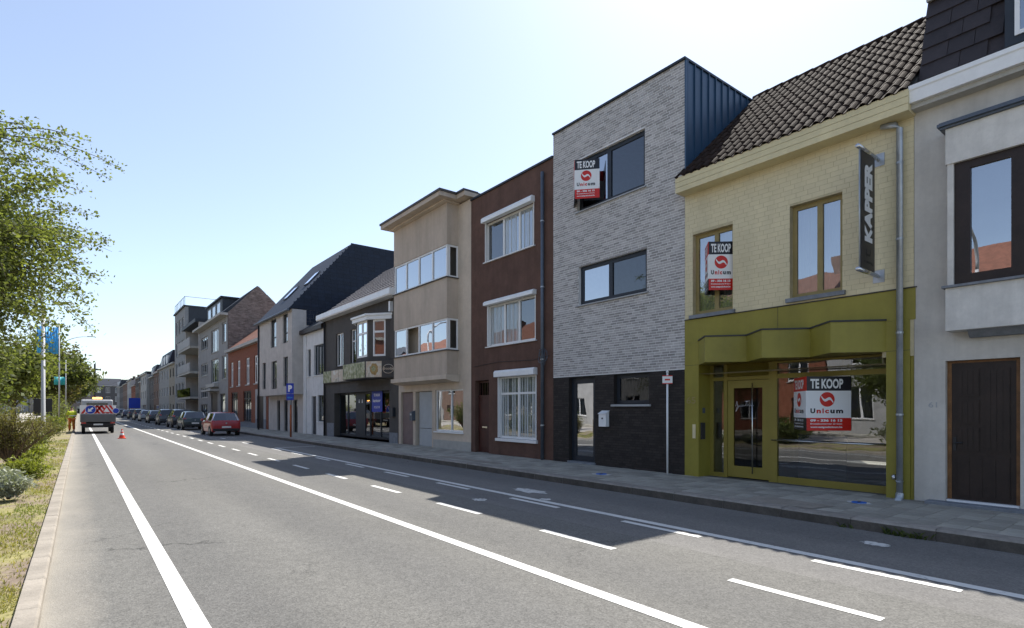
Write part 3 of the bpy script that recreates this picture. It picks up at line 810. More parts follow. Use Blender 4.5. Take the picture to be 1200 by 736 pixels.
for k in range(6):
    (a, xa), (c, xc) = zz[k], zz[k + 1]
    d_ = Vector((xc - xa, c - a, 0)).normalized(); n_ = Vector((-d_.y, d_.x, 0)) * (0.02)
    if n_.x > 0: n_ = -n_
    cp.prism([(xa, a, 3.241), (xc, c, 3.241), (xc + n_.x, c + n_.y, 3.241), (xa + n_.x, a + n_.y, 3.241)], (0, 0, 0.03))
cp.build('canopy_coping', 'dark_metal', cn)
p = MB(); p.face([(FX - 0.01, 3.735, 2.702), (FX - 0.01, 7.49, 2.702), (11.8, 7.49, 2.702), (11.8, 3.735, 2.702)]); p.build('soffit', 'olive_frame', hB)
# shopfront, set back
sx = 11.64
f = MB()
def bar(a, b, c, e, dx=0.0): f.box(sx + dx, sx + 0.08 + dx, a, b, c, e)
bar(7.40, 7.488, 0.14, 2.70); bar(7.05, 7.14, 0.14, 2.70); bar(5.90, 6.08, 0.14, 2.70, -0.01); bar(3.737, 3.80, 0.14, 2.70)
bar(6.08, 7.40, 2.34, 2.42, 0.004); bar(3.80, 5.90, 2.34, 2.44, 0.004); bar(7.14, 7.40, 0.14, 0.24, 0.004); bar(3.80, 5.90, 0.12, 0.28, 0.004); bar(3.8, 5.9, 2.66, 2.70, .004)
sf = f.build('shopfront_frame', 'olive_frame', hB)
for k in range(9):
    p = MB(); z = 2.43 + k * 0.03; p.prism([(sx + 0.01, 6.08, z), (sx + 0.01, 7.05, z), (sx + 0.03, 7.05, z + 0.026), (sx + 0.03, 6.08, z + 0.026)], (0.01, 0, 0)); p.build('louvre_slat', 'olive_frame', sf)
def pane(a, b, c, e, gl='glass', xp=sx + 0.03, par=sf):
    p = MB(); p.face([(xp, b, c), (xp, a, c), (xp, a, e), (xp, b, e)]); return p.build('pane', gl, par, par is hB)
pane(7.14, 7.40, 0.24, 2.34); pane(7.14, 7.40, 2.42, 2.70); pane(3.80, 5.90, 0.28, 2.34, 'glass'); pane(3.80, 5.90, 2.44, 2.66, 'glass')
f = MB(); f.box(sx + 0.012, sx + 0.068, 6.09, 6.23, 0.17, 2.33); f.box(sx + 0.012, sx + 0.068, 6.90, 7.04, 0.17, 2.33); f.box(sx + 0.014, sx + 0.066, 6.23, 6.90, 0.17, 0.42); f.box(sx + 0.014, sx + 0.066, 6.23, 6.90, 2.16, 2.33)
dB = f.build('door', 'olive_frame', hB); pane(6.23, 6.90, 0.42, 2.16, 'glass_dark', sx + 0.04, dB)
f = MB(); f.tube([(sx - 0.055, 6.42, 0.28), (sx - 0.055, 6.42, 2.26)], 0.014); f.tube([(sx - 0.055, 6.42, 0.6), (sx + 0.03, 6.42, 0.6)], 0.008); f.tube([(sx - 0.055, 6.42, 1.9), (sx + 0.03, 6.42, 1.9)], 0.008); f.build('pull_handle', 'steel', dB, smooth=True)
p = MB()   # handwritten name on the door glass
pts_ = [(0, .05), (.03, .2), (.05, .08), (.0, -.12), (.05, -.02), (.09, .08), (.11, .03), (.14, .09), (.16, .03), (.19, .1), (.2, .05), (.25, .07), (.28, .2), (.24, .2), (.36, .21), (.29, .2), (.29, .05), (.33, .1), (.35, .04), (.38, .09), (.41, .05), (.46, .07)]
p.tube([(sx + 0.034, 6.86 - a * 0.92, 1.72 + b * 0.72) for a, b in pts_], 0.0045, 5); p.build('glass_lettering', 'sign_white', dB)
f = MB(); f.tube([(sx - 0.09, 3.76, 1.04), (sx - 0.09, 5.98, 1.04)], 0.016)
for yy in (3.9, 5.96): f.tube([(sx - 0.09, yy, 1.04), (sx + 0.02, yy, 1.04)], 0.010)
f.build('guard_rail', 'steel', hB, smooth=True)
# interior of the shop, dim
f = MB(); f.box(sx + 0.4, FX + 6, y0 + 0.1, y1 - 0.1, PZ, PZ + 0.02); f.build('shop_floor', 'slab_bed', hB)
f = MB(); f.box(sx + 0.5, sx + 0.54, 4.75, 5.7, 0.2, 1.15); f.build('window_display', 'dark_blind', hB)
p = MB(); put_text(p, '65', (FX - 0.012, 7.80, 1.82), (0, -1, 0), (0, 0, 1), 0.0, 0.24, 0, 0.15, 0.012, 0.0); p.build('house_number', 'tan_frame', hB)
p = MB(); p.box(FX - 0.03, FX - 0.0125, 7.56, 7.64, 1.02, 1.34); p.build('intercom', 'cream_board', hB)
p = MB(); p.box(FX + 0.06, FX + 0.2, 7.455, 7.4895, 1.0, 1.38); p.build('letter_box', 'dark_metal', hB)
p = MB(); p.box(FX + 0.14, FX + 0.22, 7.47, 7.489, 1.6, 1.72); p.build('card_reader', 'zinc_dark', hB)
p = MB(); p.tube([(FX - 0.012, 3.60, 0.52), (FX - 0.06, 3.60, 0.52), (FX - 0.085, 3.60, 0.48)], [0.05, 0.045, 0.02], 10); p.build('wall_spout', 'steel', hB, smooth=True)
# eave box of three boards, roof of separate pantiles
for k in range(3):
    p = MB(); p.box(10.86 - 0.004 * k, 11.24, y0 - 0.02, y1 + 0.02, 6.655 + k * 0.118, 6.655 + k * 0.118 + 0.112); p.build('eave_board', 'cream_board', hB)
E0 = (10.88, 7.0); E1 = (14.32, 10.0)
ra = math.atan2(E1[1] - E0[1], E1[0] - E0[0]); rl = math.hypot(E1[1] - E0[1], E1[0] - E0[0])
p = MB(); p.prism([(E0[0] + 0.04, y0, E0[1] - 0.03), (E1[0], y0, E1[1] - 0.06), (FX + 8.4, y0, 6.95)], (0, y1 - y0, 0)); rfB = p.build('roof', 'bitumen', hB)
cols, rows = 23, 13
tw = (y1 - y0) / cols; tlen = rl / rows
t = MB(); prof_ = []
for k in range(9):
    u = k / 8
    zc_ = 0.030 * math.cos((u - 0.28) * 2 * math.pi * 1.0) + (0.008 if u > 0.9 else 0)
    prof_.append((u * (tw + 0.02), zc_ + 0.030))
Lt = tlen + 0.07
n0 = len(t.v)
for k in range(8):
    (ua, za), (ub, zb) = prof_[k], prof_[k + 1]
    t.face([(0, ua, za + 0.016), (Lt, ua, za - 0.0), (Lt, ub, zb - 0.0), (0, ub, zb + 0.016)][::-1])
    t.face([(0, ua, za), (0, ua, za + 0.016), (0, ub, zb + 0.016), (0, ub, zb)][::-1])
tile_mesh = t.mesh('tile', 'rooftile', True)
for r in range(rows):
    for c in range(cols):
        o = bpy.data.objects.new('tile', tile_mesh); link(o, rfB)
        s0 = r * tlen
        o.location = (E0[0] - 0.03 + s0 * math.cos(ra), y0 + c * tw + random.uniform(-.003, .003), E0[1] - 0.02 + s0 * math.sin(ra))
        o.rotation_euler = (random.uniform(-.01, .01), -ra + random.uniform(-.006, .006), random.uniform(-.006, .006))
rt = MB()
for k in range(12):
    a = y0 + (y1 - y0) * k / 12; rt.tube([(E1[0], a, E1[1] + 0.0), (E1[0], a + (y1 - y0) / 12 + 0.03, E1[1] + 0.0)], [0.105, 0.09], 10)
rt.build('ridge_tile', 'rooftile', rfB, True, True)
downpipe(hB, 11.09, 3.50, 0.22, 6.55, 'zinc', 0.05, (11.12, 3.78, 6.64), 'zinc', (1.6, 3.0, 4.6, 5.9))

# ------------------------------------------------------------------ house C: grey brick over black brick, navy metal flank
hC = thing('grey_brick_house', 'tall grey brick house with flat roof, navy metal flank and black brick ground floor', 'house', (FX, 10.2, PZ))
y0, y1 = 7.865, 12.45; ZT = 9.86
c3 = (9.03, 11.43, 7.28, 8.74); c2 = (8.97, 11.38, 4.63, 5.72); cd = (10.75, 11.78, 0.16, 2.58); c1 = (8.90, 10.06, 1.82, 2.60)
mb = MB(); wall_cells(mb, FX, y0, y1, 2.62, ZT, [c3, c2], 0.11)
shell(mb, FX, FX + 10, y0, y1, PZ - .1, ZT, top=True)
wC = mb.build('wall', 'mortar_white', hC)
bk = MB(); brick_field(bk, FX, y0, y1, 2.64, ZT - 0.0, [c3, c2], 0.202, 0.050, 0.014, 0.004, 0.5)
tag(bk.build('brick_field', 'brick_grey', wC), kind='stuff')
mb = MB(); wall_cells(mb, FX, y0, y1, PZ - .1, 2.62, [cd, c1], 0.16)
wk = mb.build('ground_floor_wall', 'mortar_black', hC)
bk = MB(); brick_field(bk, FX, y0, y1, PZ, 2.61, [cd, c1], 0.205, 0.055, 0.010, 0.004, 0.5)
tag(bk.build('brick_field', 'brick_black', wk), kind='stuff')
window(hC, FX, *c3, 'navy_frame', 0.09, 0.11, (0.53,), (), ('glass_navy', 'glass_strong'), 'grey_pvc', None, sill_h=0.04)
window(hC, FX, *c2, 'navy_frame', 0.09, 0.11, (0.53,), (), ('glass_navy', 'glass_strong'), 'grey_pvc', None, sill_h=0.04)
window(hC, FX, *c1, 'navy_frame', 0.12, 0.10, (), (), 'glass_dark', 'grey_pvc', 'dark_blind', sill_h=0.06)
p = MB(); xx = FX + 0.12
for a, b, c, e in ((10.75, 10.93, .18, 2.58), (11.60, 11.78, .18, 2.58), (10.93, 11.60, .18, .36), (10.93, 11.60, 2.42, 2.58)): p.box(xx, xx + 0.06, a + .002, b - .002, c, e)
dC = p.build('door', 'navy_frame', hC); pane(10.93, 11.60, 0.36, 2.42, 'glass_sky', xx + 0.03, dC)
p = MB(); p.tube([(xx - 0.05, 10.88, 1.0), (xx - 0.05, 10.88, 1.4)], 0.012); p.tube([(xx - 0.05, 10.88, 1.2), (xx + .02, 10.88, 1.2)], 0.01); p.build('door_handle', 'steel', dC)
p = MB(); p.box(FX - 0.05, FX + 0.17, 10.72, 11.80, PZ - 0.02, PZ + 0.055); p.build('door_step', 'bluestone', hC)
p = MB(); p.box(FX - 0.06, FX + 0.25, y0 - 0.045, y1, ZT, ZT + 0.05); p.box(FX + 0.25, FX + 10, y0 - 0.045, y0 + 0.2, ZT, ZT + 0.05); p.build('roof_coping', 'navy_frame', hC)
p = MB(); p.box(FX - 0.012, FX + 0.06, y0 - 0.04, y0 - 0.002, 6.9, ZT); p.build('corner_trim', 'navy_metal', hC)
for k in range(14):
    a = FX + 0.06 + k * 0.29
    p = MB(); p.box(a, a + 0.29, y0 - 0.012, y0 - 0.004, 6.7, ZT - 0.002); p.box(a, a + 0.022, y0 - 0.045, y0 - 0.012, 6.7, ZT - 0.002)
    p.build('seam_panel', 'navy_metal', hC)
# letter box on the black wall
p = thing('wall_letter_box', 'white metal letter box fixed to the black brick wall', 'letter box', (FX, 10.34, 1.2))
q = MB(); q.prism([(FX - 0.14, 10.22, 1.22), (FX - 0.005, 10.22, 1.22), (FX - 0.005, 10.22, 1.62), (FX - 0.14, 10.22, 1.55)], (0, 0.26, 0)); bevel(q.build('box', 'white_metal', p), 0.008)
q = MB(); q.prism([(FX - 0.16, 10.21, 1.555), (FX - 0.004, 10.21, 1.635), (FX - 0.004, 10.21, 1.65), (FX - 0.16, 10.21, 1.57)], (0, 0.28, 0)); q.build('lid', 'white_metal', p)
q = MB(); q.box(FX - 0.147, FX - 0.14, 10.32, 10.37, 1.42, 1.46); q.build('lock', 'dark_metal', p)
# white post with a small square plate
p = thing('marker_post', 'slim white metal post with small square plate in front of black brick wall', 'post', (11.06, 8.25, PZ))
q = MB(); q.tube([(0, 0, 0), (0, 0, 2.40)], 0.024, 10); q.build('pole', 'white_metal', p, False, True)
q = MB(); q.tube([(0, 0, 2.40), (0, 0, 2.44), (0, 0, 2.46)], [0.03, 0.03, 0.012], 10); q.build('cap', 'white_metal', p, False, True)
rt_ = Vector((0.612, -0.79, 0)); 
q = MB(); nn = rt_.cross(Vector((0, 0, 1))); o_ = Vector((0, 0, 2.14)) + nn * 0.03
q.prism([o_ - rt_ * .115, o_ + rt_ * .115, o_ + rt_ * .115 + Vector((0, 0, .2)), o_ - rt_ * .115 + Vector((0, 0, .2))], nn * 0.006, 0)
q.prism([o_ - rt_ * .115 + Vector((0, 0, -.0)), o_ + rt_ * .115, o_ + rt_ * .115 + Vector((0, 0, .02)), o_ - rt_ * .115 + Vector((0, 0, .02))], nn * 0.008, 1)
q.prism([o_ - rt_ * .115 + Vector((0, 0, .18)), o_ + rt_ * .115 + Vector((0, 0, .18)), o_ + rt_ * .115 + Vector((0, 0, .2)), o_ - rt_ * .115 + Vector((0, 0, .2))], nn * 0.008, 1)
q.prism([o_ - rt_ * .06 + Vector((0, 0, .08)), o_ + rt_ * .06 + Vector((0, 0, .08)), o_ + rt_ * .06 + Vector((0, 0, .12)), o_ - rt_ * .06 + Vector((0, 0, .12))], nn * 0.008, 1)
q.build('plate', ['sign_white', 'sign_red'], p, False)

# ------------------------------------------------------------------ estate agent V boards and the hanging banner
def agent_board(loc_apex, ang, w, h, z0, label):
    """two boards meeting at a vertical edge that points at the street"""
    t = thing('estate_agent_board', label, 'sign', (*loc_apex, z0), 0, 'estate agent boards')
    for s, nm in ((-1, 'front_board'), (1, 'side_board')):
        r = Vector((math.sin(ang), s * math.cos(ang), 0))
        if s > 0: r = -r                                   # text always reads left to right
        org = Vector((0, 0, 0)) if s < 0 else -r * w
        up_ = Vector((0, 0, 1)); n = r.cross(up_)
        def rect(mb, a, b, c, e, th, m):
            q = [org + r * a + up_ * c, org + r * b + up_ * c, org + r * b + up_ * e, org + r * a + up_ * e]
            mb.prism(q, n * th, m)
        top, bot = ('sign_black', 'sign_red') if s < 0 else ('sign_red', 'sign_black')
        mb = MB(); rect(mb, 0, w, 0, h * .235, 0.010, 1); rect(mb, 0, w, h * .235, h * .735, 0.010, 0); rect(mb, 0, w, h * .735, h, 0.010, 2)
        bd = mb.build(nm, ['sign_white', bot, top], t, False)
        L_ = 0.0125
        mb = MB()
        put_text(mb, 'TE KOOP', org, r, up_, w * .08, w * .82, h * .775, h * .955, L_, 0.035, 0)
        put_text(mb, '09 - 336 16 13', org, r, up_, w * .08, w * .80, h * .165, h * .212, L_, 0.05, 0)
        put_text(mb, 'Brusselsesteenweg 30 Gent', org, r, up_, w * .08, w * .80, h * .105, h * .14, L_, 0.02, 0)
        put_text(mb, 'www.vastgoedunicum.be', org, r, up_, w * .08, w * .80, h * .04, h * .085, L_, 0.03, 0)
        tag(mb.build('lettering', 'sign_white', bd, False), kind='stuff')
        mb = MB()
        put_text(mb, 'U', org, r, up_, w * .08, w * .19, h * .32, h * .41, L_, 0.05, 0)
        put_text(mb, 'n', org, r, up_, w * .22, w * .32, h * .32, h * .385, L_, 0.05, 1)
        put_text(mb, 'i', org, r, up_, w * .35, w * .385, h * .32, h * .41, L_, 0.05, 1)
        put_text(mb, 'c', org, r, up_, w * .41, w * .50, h * .32, h * .385, L_, 0.05, 1)
        put_text(mb, 'u', org, r, up_, w * .53, w * .63, h * .32, h * .385, L_, 0.05, 0)
        put_text(mb, 'm', org, r, up_, w * .66, w * .82, h * .32, h * .385, L_, 0.05, 0)
        tag(mb.build('company_name', ['sign_black', 'sign_red'], bd, False), kind='stuff')
        # round red emblem crossed by a white s-shaped ribbon
        mb = MB(); cx, cz, rr = w * 0.46, h * 0.575, h * 0.135
        mb.face([org + r * (cx + rr * math.cos(k * math.pi / 14)) + up_ * (cz + rr * math.sin(k * math.pi / 14)) + n * L_ for k in range(28)])
        em = mb.build('emblem', 'sign_red', bd, False)
        mb = MB(); pl = []
        for k in range(15):
            q = -1 + 2 * k / 14; bx, bz = q * .80 * rr, -q * .42 * rr + .30 * rr * math.sin(q * math.pi)
            hw_ = (.20 - .07 * abs(q)) * rr; pl.append(((bx, bz + hw_), (bx, bz - hw_)))
        for k in range(14):
            (a1, a2), (b1, b2) = pl[k], pl[k + 1]
            mb.face([org + r * (cx + u_) + up_ * (cz + v_) + n * (L_ + .003) for u_, v_ in (a2, b2, b1, a1)])
        mb.build('emblem_ribbon', 'sign_white', em, False)
    return t

agent_board((10.75, 11.07), R(42), 0.67, 1.07, 7.45, 'estate agent sale board on the top window of the grey brick house')
agent_board((10.91, 7.05), R(50), 0.58, 1.06, 4.30, 'estate agent sale board on the upper window of the cream tiled house')
agent_board((11.03, 5.02), R(50), 0.83, 1.04, 1.28, 'estate agent sale board on the shop window of the olive shopfront')

t = thing('hanging_banner', 'narrow black vertical KAPPER banner sign on brackets from the cream tiled wall', 'sign', (FX, 3.85, 4.0))
yk = 3.85
q = MB(); q.box(10.41, 10.99, yk - 0.006, yk + 0.006, 4.08, 6.06); bn = q.build('banner_cloth', 'sign_black', t)
for z in (4.04, 6.10):
    q = MB(); q.tube([(10.28, yk, z), (11.08, yk, z)], 0.036, 12); q.build('clamp_tube', 'steel', t, True, True)
q = MB(); q.tube([(10.36, yk, 4.04), (10.36, yk, 6.10)], 0.012, 8); q.build('edge_rod', 'zinc', t, True, True)
for z in (4.04, 6.10):
    q = MB(); q.box(11.06, FX - 0.012, yk - 0.02, yk + 0.02, z - 0.02, z + 0.02); q.build('bracket', 'zinc', t)
    q = MB(); q.box(FX - 0.016, FX - 0.008, yk - 0.09, yk + 0.09, z - 0.11, z + 0.11); q.build('mounting_plate', 'zinc', t)
q = MB(); put_text(q, 'KAPPER', (10.88, yk - 0.006, 4.56), (0, 0, 1), (-1, 0, 0), 0.0, 1.38, 0.0, 0.33, 0.003, 0.06)
tag(q.build('lettering', 'letter_grey', bn, False), kind='stuff')
q = MB(); put_text(q, 'jt', (10.90, yk - 0.006, 4.16), (0, 0, 1), (-1, 0, 0), 0.0, 0.28, 0.0, 0.36, 0.003, -0.01)
q.build('monogram', 'trim_black', bn, False)

# ------------------------------------------------------------------ house D: dark brown render
hD = thing('brown_house', 'dark brown rendered three storey house with white windows and roller shutter boxes', 'house', (FX, 14.7, PZ))
y0, y1 = 12.455, 16.88; ZT = 9.2
d3 = (13.34, 16.0, 6.80, 8.16); d2 = (13.26, 15.87, 3.85, 5.27); d1 = (13.22, 15.25, 0.72, 2.78); dd = (15.78, 16.62, 0.14, 2.70, 0.2)
mb = MB(); wall_cells(mb, FX, y0, y1, PZ - .1, ZT, [d3, d2, d1, dd], 0.13); shell(mb, FX, FX + 10, y0, y1, PZ - .1, ZT, top=True)
mb.build('wall', 'brown_render', hD)
p = MB(); p.box(FX - 0.05, FX + 10, y0, y1, ZT, ZT + 0.06); p.build('roof_coping', 'navy_frame', hD)
p = MB(); p.box(FX + 0.6, FX + 1.3, 13.9, 14.7, ZT + 0.06, ZT + 0.42); p.build('chimney', 'brown_brick', hD)
window(hD, FX, *d3, 'white_pvc', 0.10, 0.07, (0.32, 0.64), (), ('glass_sky', 'glass_sky', 'glass'), 'white_pvc', 'curtain', sill_h=0.04, curtain_rng=(0, 0.66), cdep=.03)
window(hD, FX, *d2, 'white_pvc', 0.10, 0.07, (0.36, 0.66), (), 'glass', 'white_pvc', 'curtain', sill_h=0.04, curtain_rng=(0.34, 1), cdep=.03)
window(hD, FX, *d1, 'white_pvc', 0.10, 0.07, (0.5,), (0.72,), 'glass', 'white_pvc', 'curtain', sill_h=0.10, sill_out=0.08, cdep=.03)
for h_, hh in ((d3, 0.17), (d2, 0.13), (d1, 0.2)):
    p = MB(); a, b, z = h_[0] - 0.03, h_[1] + 0.03, h_[3]
    p.prism([(FX - 0.17, a, z - 0.02), (FX + 0.02, a, z - 0.02), (FX + 0.02, a, z + hh), (FX - 0.12, a, z + hh), (FX - 0.17, a, z + hh - 0.06)], (0, b - a, 0))
    bx_ = bevel(p.build('shutter_box', 'white_metal', hD), 0.008)
    for yy in (h_[0] + 0.005, h_[1] - 0.035):
        p = MB(); p.box(FX - 0.012, FX + 0.09, yy, yy + 0.03, h_[2] + 0.01, z - 0.022); p.build('shutter_guide', 'white_pvc', bx_, False)
p = MB(); xx = FX + 0.14; p.box(xx, xx + 0.05, 15.80, 16.60, 0.16, 2.12); dD = p.build('door', 'red_door', hD)
for a, b, c, e in ((15.9, 16.5, 0.3, 0.95), (15.9, 16.5, 1.15, 2.0)):
    p = MB(); p.box(xx - 0.014, xx, a, b, c, e); p.build('door_panel', 'red_door', dD)
p = MB(); p.box(xx - 0.02, xx - 0.014, 16.05, 16.35, 1.02, 1.08); p.build('letter_slot', 'steel', dD)
p = MB(); p.box(xx - 0.02, xx + 0.05, 15.80, 16.60, 2.12, 2.18); p.box(xx, xx + .05, 15.8, 16.6, 2.62, 2.68)
tr_ = p.build('transom', 'red_door', hD); pane(15.8, 16.6, 2.18, 2.62, 'glass_dark', xx + 0.03, tr_)
for k in range(5):
    p = MB(); p.box(xx, xx + 0.02, 15.9 + k * .15, 15.915 + k * .15, 2.18, 2.62); p.build('glazing_bar', 'red_door', tr_, False)
downpipe(hD, 11.12, 12.86, 0.14, 8.95, 'zinc_dark', 0.055, None, None, (1.2, 3.2, 5.4, 7.4))
p = MB(); ring = []
for k in range(40):
    a = k * 0.62; q_ = 1 + .25 * math.sin(k * 1.31); ring.append((11.04 + 0.03 * math.sin(k), 12.76 + 0.15 * q_ * math.cos(a) + .05 * math.sin(k * .4), 3.28 + 0.24 * q_ * math.sin(a + .3 * math.sin(k * .21))))
p.tube(ring, 0.008, 5); p.build('cable_coil', 'zinc_dark', hD)
p = MB(); p.tube([(FX - 0.02, 12.6, 3.3), (FX - 0.02, 13.4, 3.22), (FX - 0.02, 15.2, 3.28), (FX - .02, 16.7, 3.2)], 0.008, 5); p.build('facade_cable', 'trim_black', hD)

# ------------------------------------------------------------------ house E: taupe render with two-storey oriel and wide eave
hE = thing('taupe_house', 'taupe rendered house with projecting two storey oriel and wide flat eave', 'house', (FX, 19.7, PZ))
y0, y1 = 16.885, 22.68
e0 = (21.33, 22.45, 0.14, 2.42, 0.12); e1 = (19.72, 21.12, 0.14, 2.42, 0.6); e2 = (17.42, 19.46, 0.82, 2.44, 0.1)
mb = MB(); wall_cells(mb, FX, y0, y1, PZ - .1, 9.3, [e0, e1, e2], 0.1); shell(mb, FX, FX + 10, y0, y1, PZ - .1, 9.3, top=True)
mb.build('wall', 'taupe_light', hE)
ex, ea, eb = 10.70, 17.75, 22.12
o = MB()
for a, b in ((2.96, 3.86), (5.06, 6.55), (7.78, 9.3)): o.box(ex, FX + 0.01, ea, eb, a, b)
orE = o.build('oriel', 'taupe_render', hE)
o = MB(); o.box(ex - 0.10, FX + 0.008, ea - 0.10, eb + 0.1, 2.80, 2.956); o.prism([(ex - .1, ea - .1, 2.8), (FX, ea - .1, 2.8), (FX, ea - .1, 2.7), (ex + .15, ea - .1, 2.72)], (0, eb - ea + .2, 0)); o.build('oriel_base', 'taupe_light', orE)
for za, zb in ((3.86, 5.06), (6.55, 7.78)):
    f = MB(); fw = 0.07; xf = ex + 0.03
    f.box(xf, xf + 0.06, ea + 0.02, eb - 0.02, za + 0.03, za + 0.1); f.box(xf, xf + 0.06, ea + 0.02, eb - 0.02, zb - 0.07, zb - 0.002)
    ys = [ea + 0.02 + (eb - ea - 0.04) * k / 4 for k in range(5)]
    for k, yy in enumerate(ys):
        w_ = 0.07 if k in (0, 4) else 0.09
        f.box(xf + 0.001, xf + 0.059, yy - (0 if k == 0 else w_ / 2 if k < 4 else w_), yy + (w_ if k == 0 else w_ / 2 if k < 4 else 0), za + 0.1, zb - 0.07)
    f.box(xf + 0.07, FX, ea + 0.021, ea + 0.08, za + 0.03, za + 0.1); f.box(xf + .07, FX, ea + .021, ea + .08, zb - .07, zb - .002); f.box(FX - 0.06, FX - 0.002, ea + 0.022, ea + 0.079, za + .1, zb - .07); f.box(xf + .07, xf + .13, ea + 0.022, ea + 0.079, za + .1, zb - .07)
    f.box(xf + .07, FX, eb - .08, eb - .021, za + .03, zb - .002)
    wE = f.build('window', 'white_pvc', hE)
    for k in range(4):
        if za < 4 and k == 2:
            continue                                        # one casement stands open
        p = MB(); p.face([(xf + .03, ys[k + 1], za + .1), (xf + .03, ys[k], za + .1), (xf + .03, ys[k], zb - .07), (xf + .03, ys[k + 1], zb - .07)]); p.build('pane', 'glass_strong', wE, False)
    p = MB(); p.face([(xf + .1, ea + .05, za + .1), (FX, ea + .05, za + .1), (FX, ea + .05, zb - .07), (xf + .1, ea + .05, zb - .07)]); p.build('pane', 'glass_dark', wE, False)
    p = MB(); p.box(ex - 0.06, FX, ea - 0.06, eb + 0.05, za, za + 0.028); p.build('sill', 'charcoal_panel', wE, False)
    p = MB(); p.face([(FX + .02, eb, za), (FX + .02, ea, za), (FX + .02, ea, zb), (FX + .02, eb, zb)]); p.build('blind', 'interior', wE, False)
ev = MB(); ev.box(10.2, FX + 0.3, ea - 0.35, eb + 0.25, 9.36, 9.52); ev.box(10.9, FX + 0.3, y0 - .02, ea - .352, 9.36, 9.52); ev.build('eave', 'taupe_render', hE)
ev = MB(); ev.box(10.16, FX + 0.3, ea - 0.39, eb + 0.29, 9.52, 9.60); ev.box(10.86, FX + .3, y0 - .02, ea - .392, 9.52, 9.60); ev.box(FX + .3, FX + 10, y0, y1, 9.302, 9.58); ev.build('roof_edge', 'charcoal_panel', hE)
ev = MB(); ev.box(10.5, FX, ea - .1, eb + .05, 9.3, 9.358); ev.build('eave_lining', 'taupe_light', hE)
p = MB(); p.box(FX + 0.08, FX + 0.12, 21.35, 22.43, 0.16, 2.40); p.build('door', 'mauve_door', hE)
p = MB(); p.box(FX + .1, FX + .16, 19.74, 20.95, 0.9, 2.4); p.box(FX + .1, FX + .16, 19.74, 20.95, .16, .88); p.build('garage_panel', 'blind', hE)
window(hE, FX, *e2[:4], 'white_pvc', 0.06, 0.06, (0.44,), (), 'glass_sky', 'white_pvc', 'dark_blind', sill_h=0.06)
p = MB(); p.box(FX - 0.012, FX + 0.012, 16.89, 19.6, PZ - .02, 0.48); p.build('plinth', 'stone_trim', hE)
p = thing('dark_letter_box', 'dark grey letter box on pier beside the mauve door of the taupe house', 'letter box', (FX, 21.2, 1.2))
q = MB(); q.prism([(FX - .16, 21.12, 1.2), (FX - .004, 21.12, 1.2), (FX - .004, 21.12, 1.62), (FX - .16, 21.12, 1.54)], (0, .22, 0)); q.build('box', 'zinc_dark', p)
q = MB(); q.box(FX - .166, FX - .16, 21.16, 21.3, 1.42, 1.5); q.build('flap', 'zinc', p)

# ------------------------------------------------------------------ house F: charcoal sandwich shop
hF = thing('charcoal_shop_house', 'charcoal painted shop house with white bay window and food picture fascia', 'house', (FX, 27.3, PZ))
y0, y1 = 22.685, 32.05
fa = (29.25, 30.35, 4.02, 5.82); fb = (27.35, 28.25, 4.02, 5.82); fs = (23.62, 30.6, 0.2, 2.55, 0.35)
mb = MB(); wall_cells(mb, FX, y0, y1, PZ - .1, 6.75, [fa, fb, fs], 0.13); shell(mb, FX, FX + 9, y0, y1, PZ - .1, 6.75, top=True)
mb.build('wall', 'charcoal', hF)
window(hF, FX, *fa, 'white_pvc', 0.09, 0.07, (0.5,), (), 'glass', 'charcoal_panel', 'curtain', curtain_rng=(0.0, 0.45))
window(hF, FX, *fb, 'white_pvc', 0.09, 0.07, (), (0.66,), 'glass', 'charcoal_panel', None)
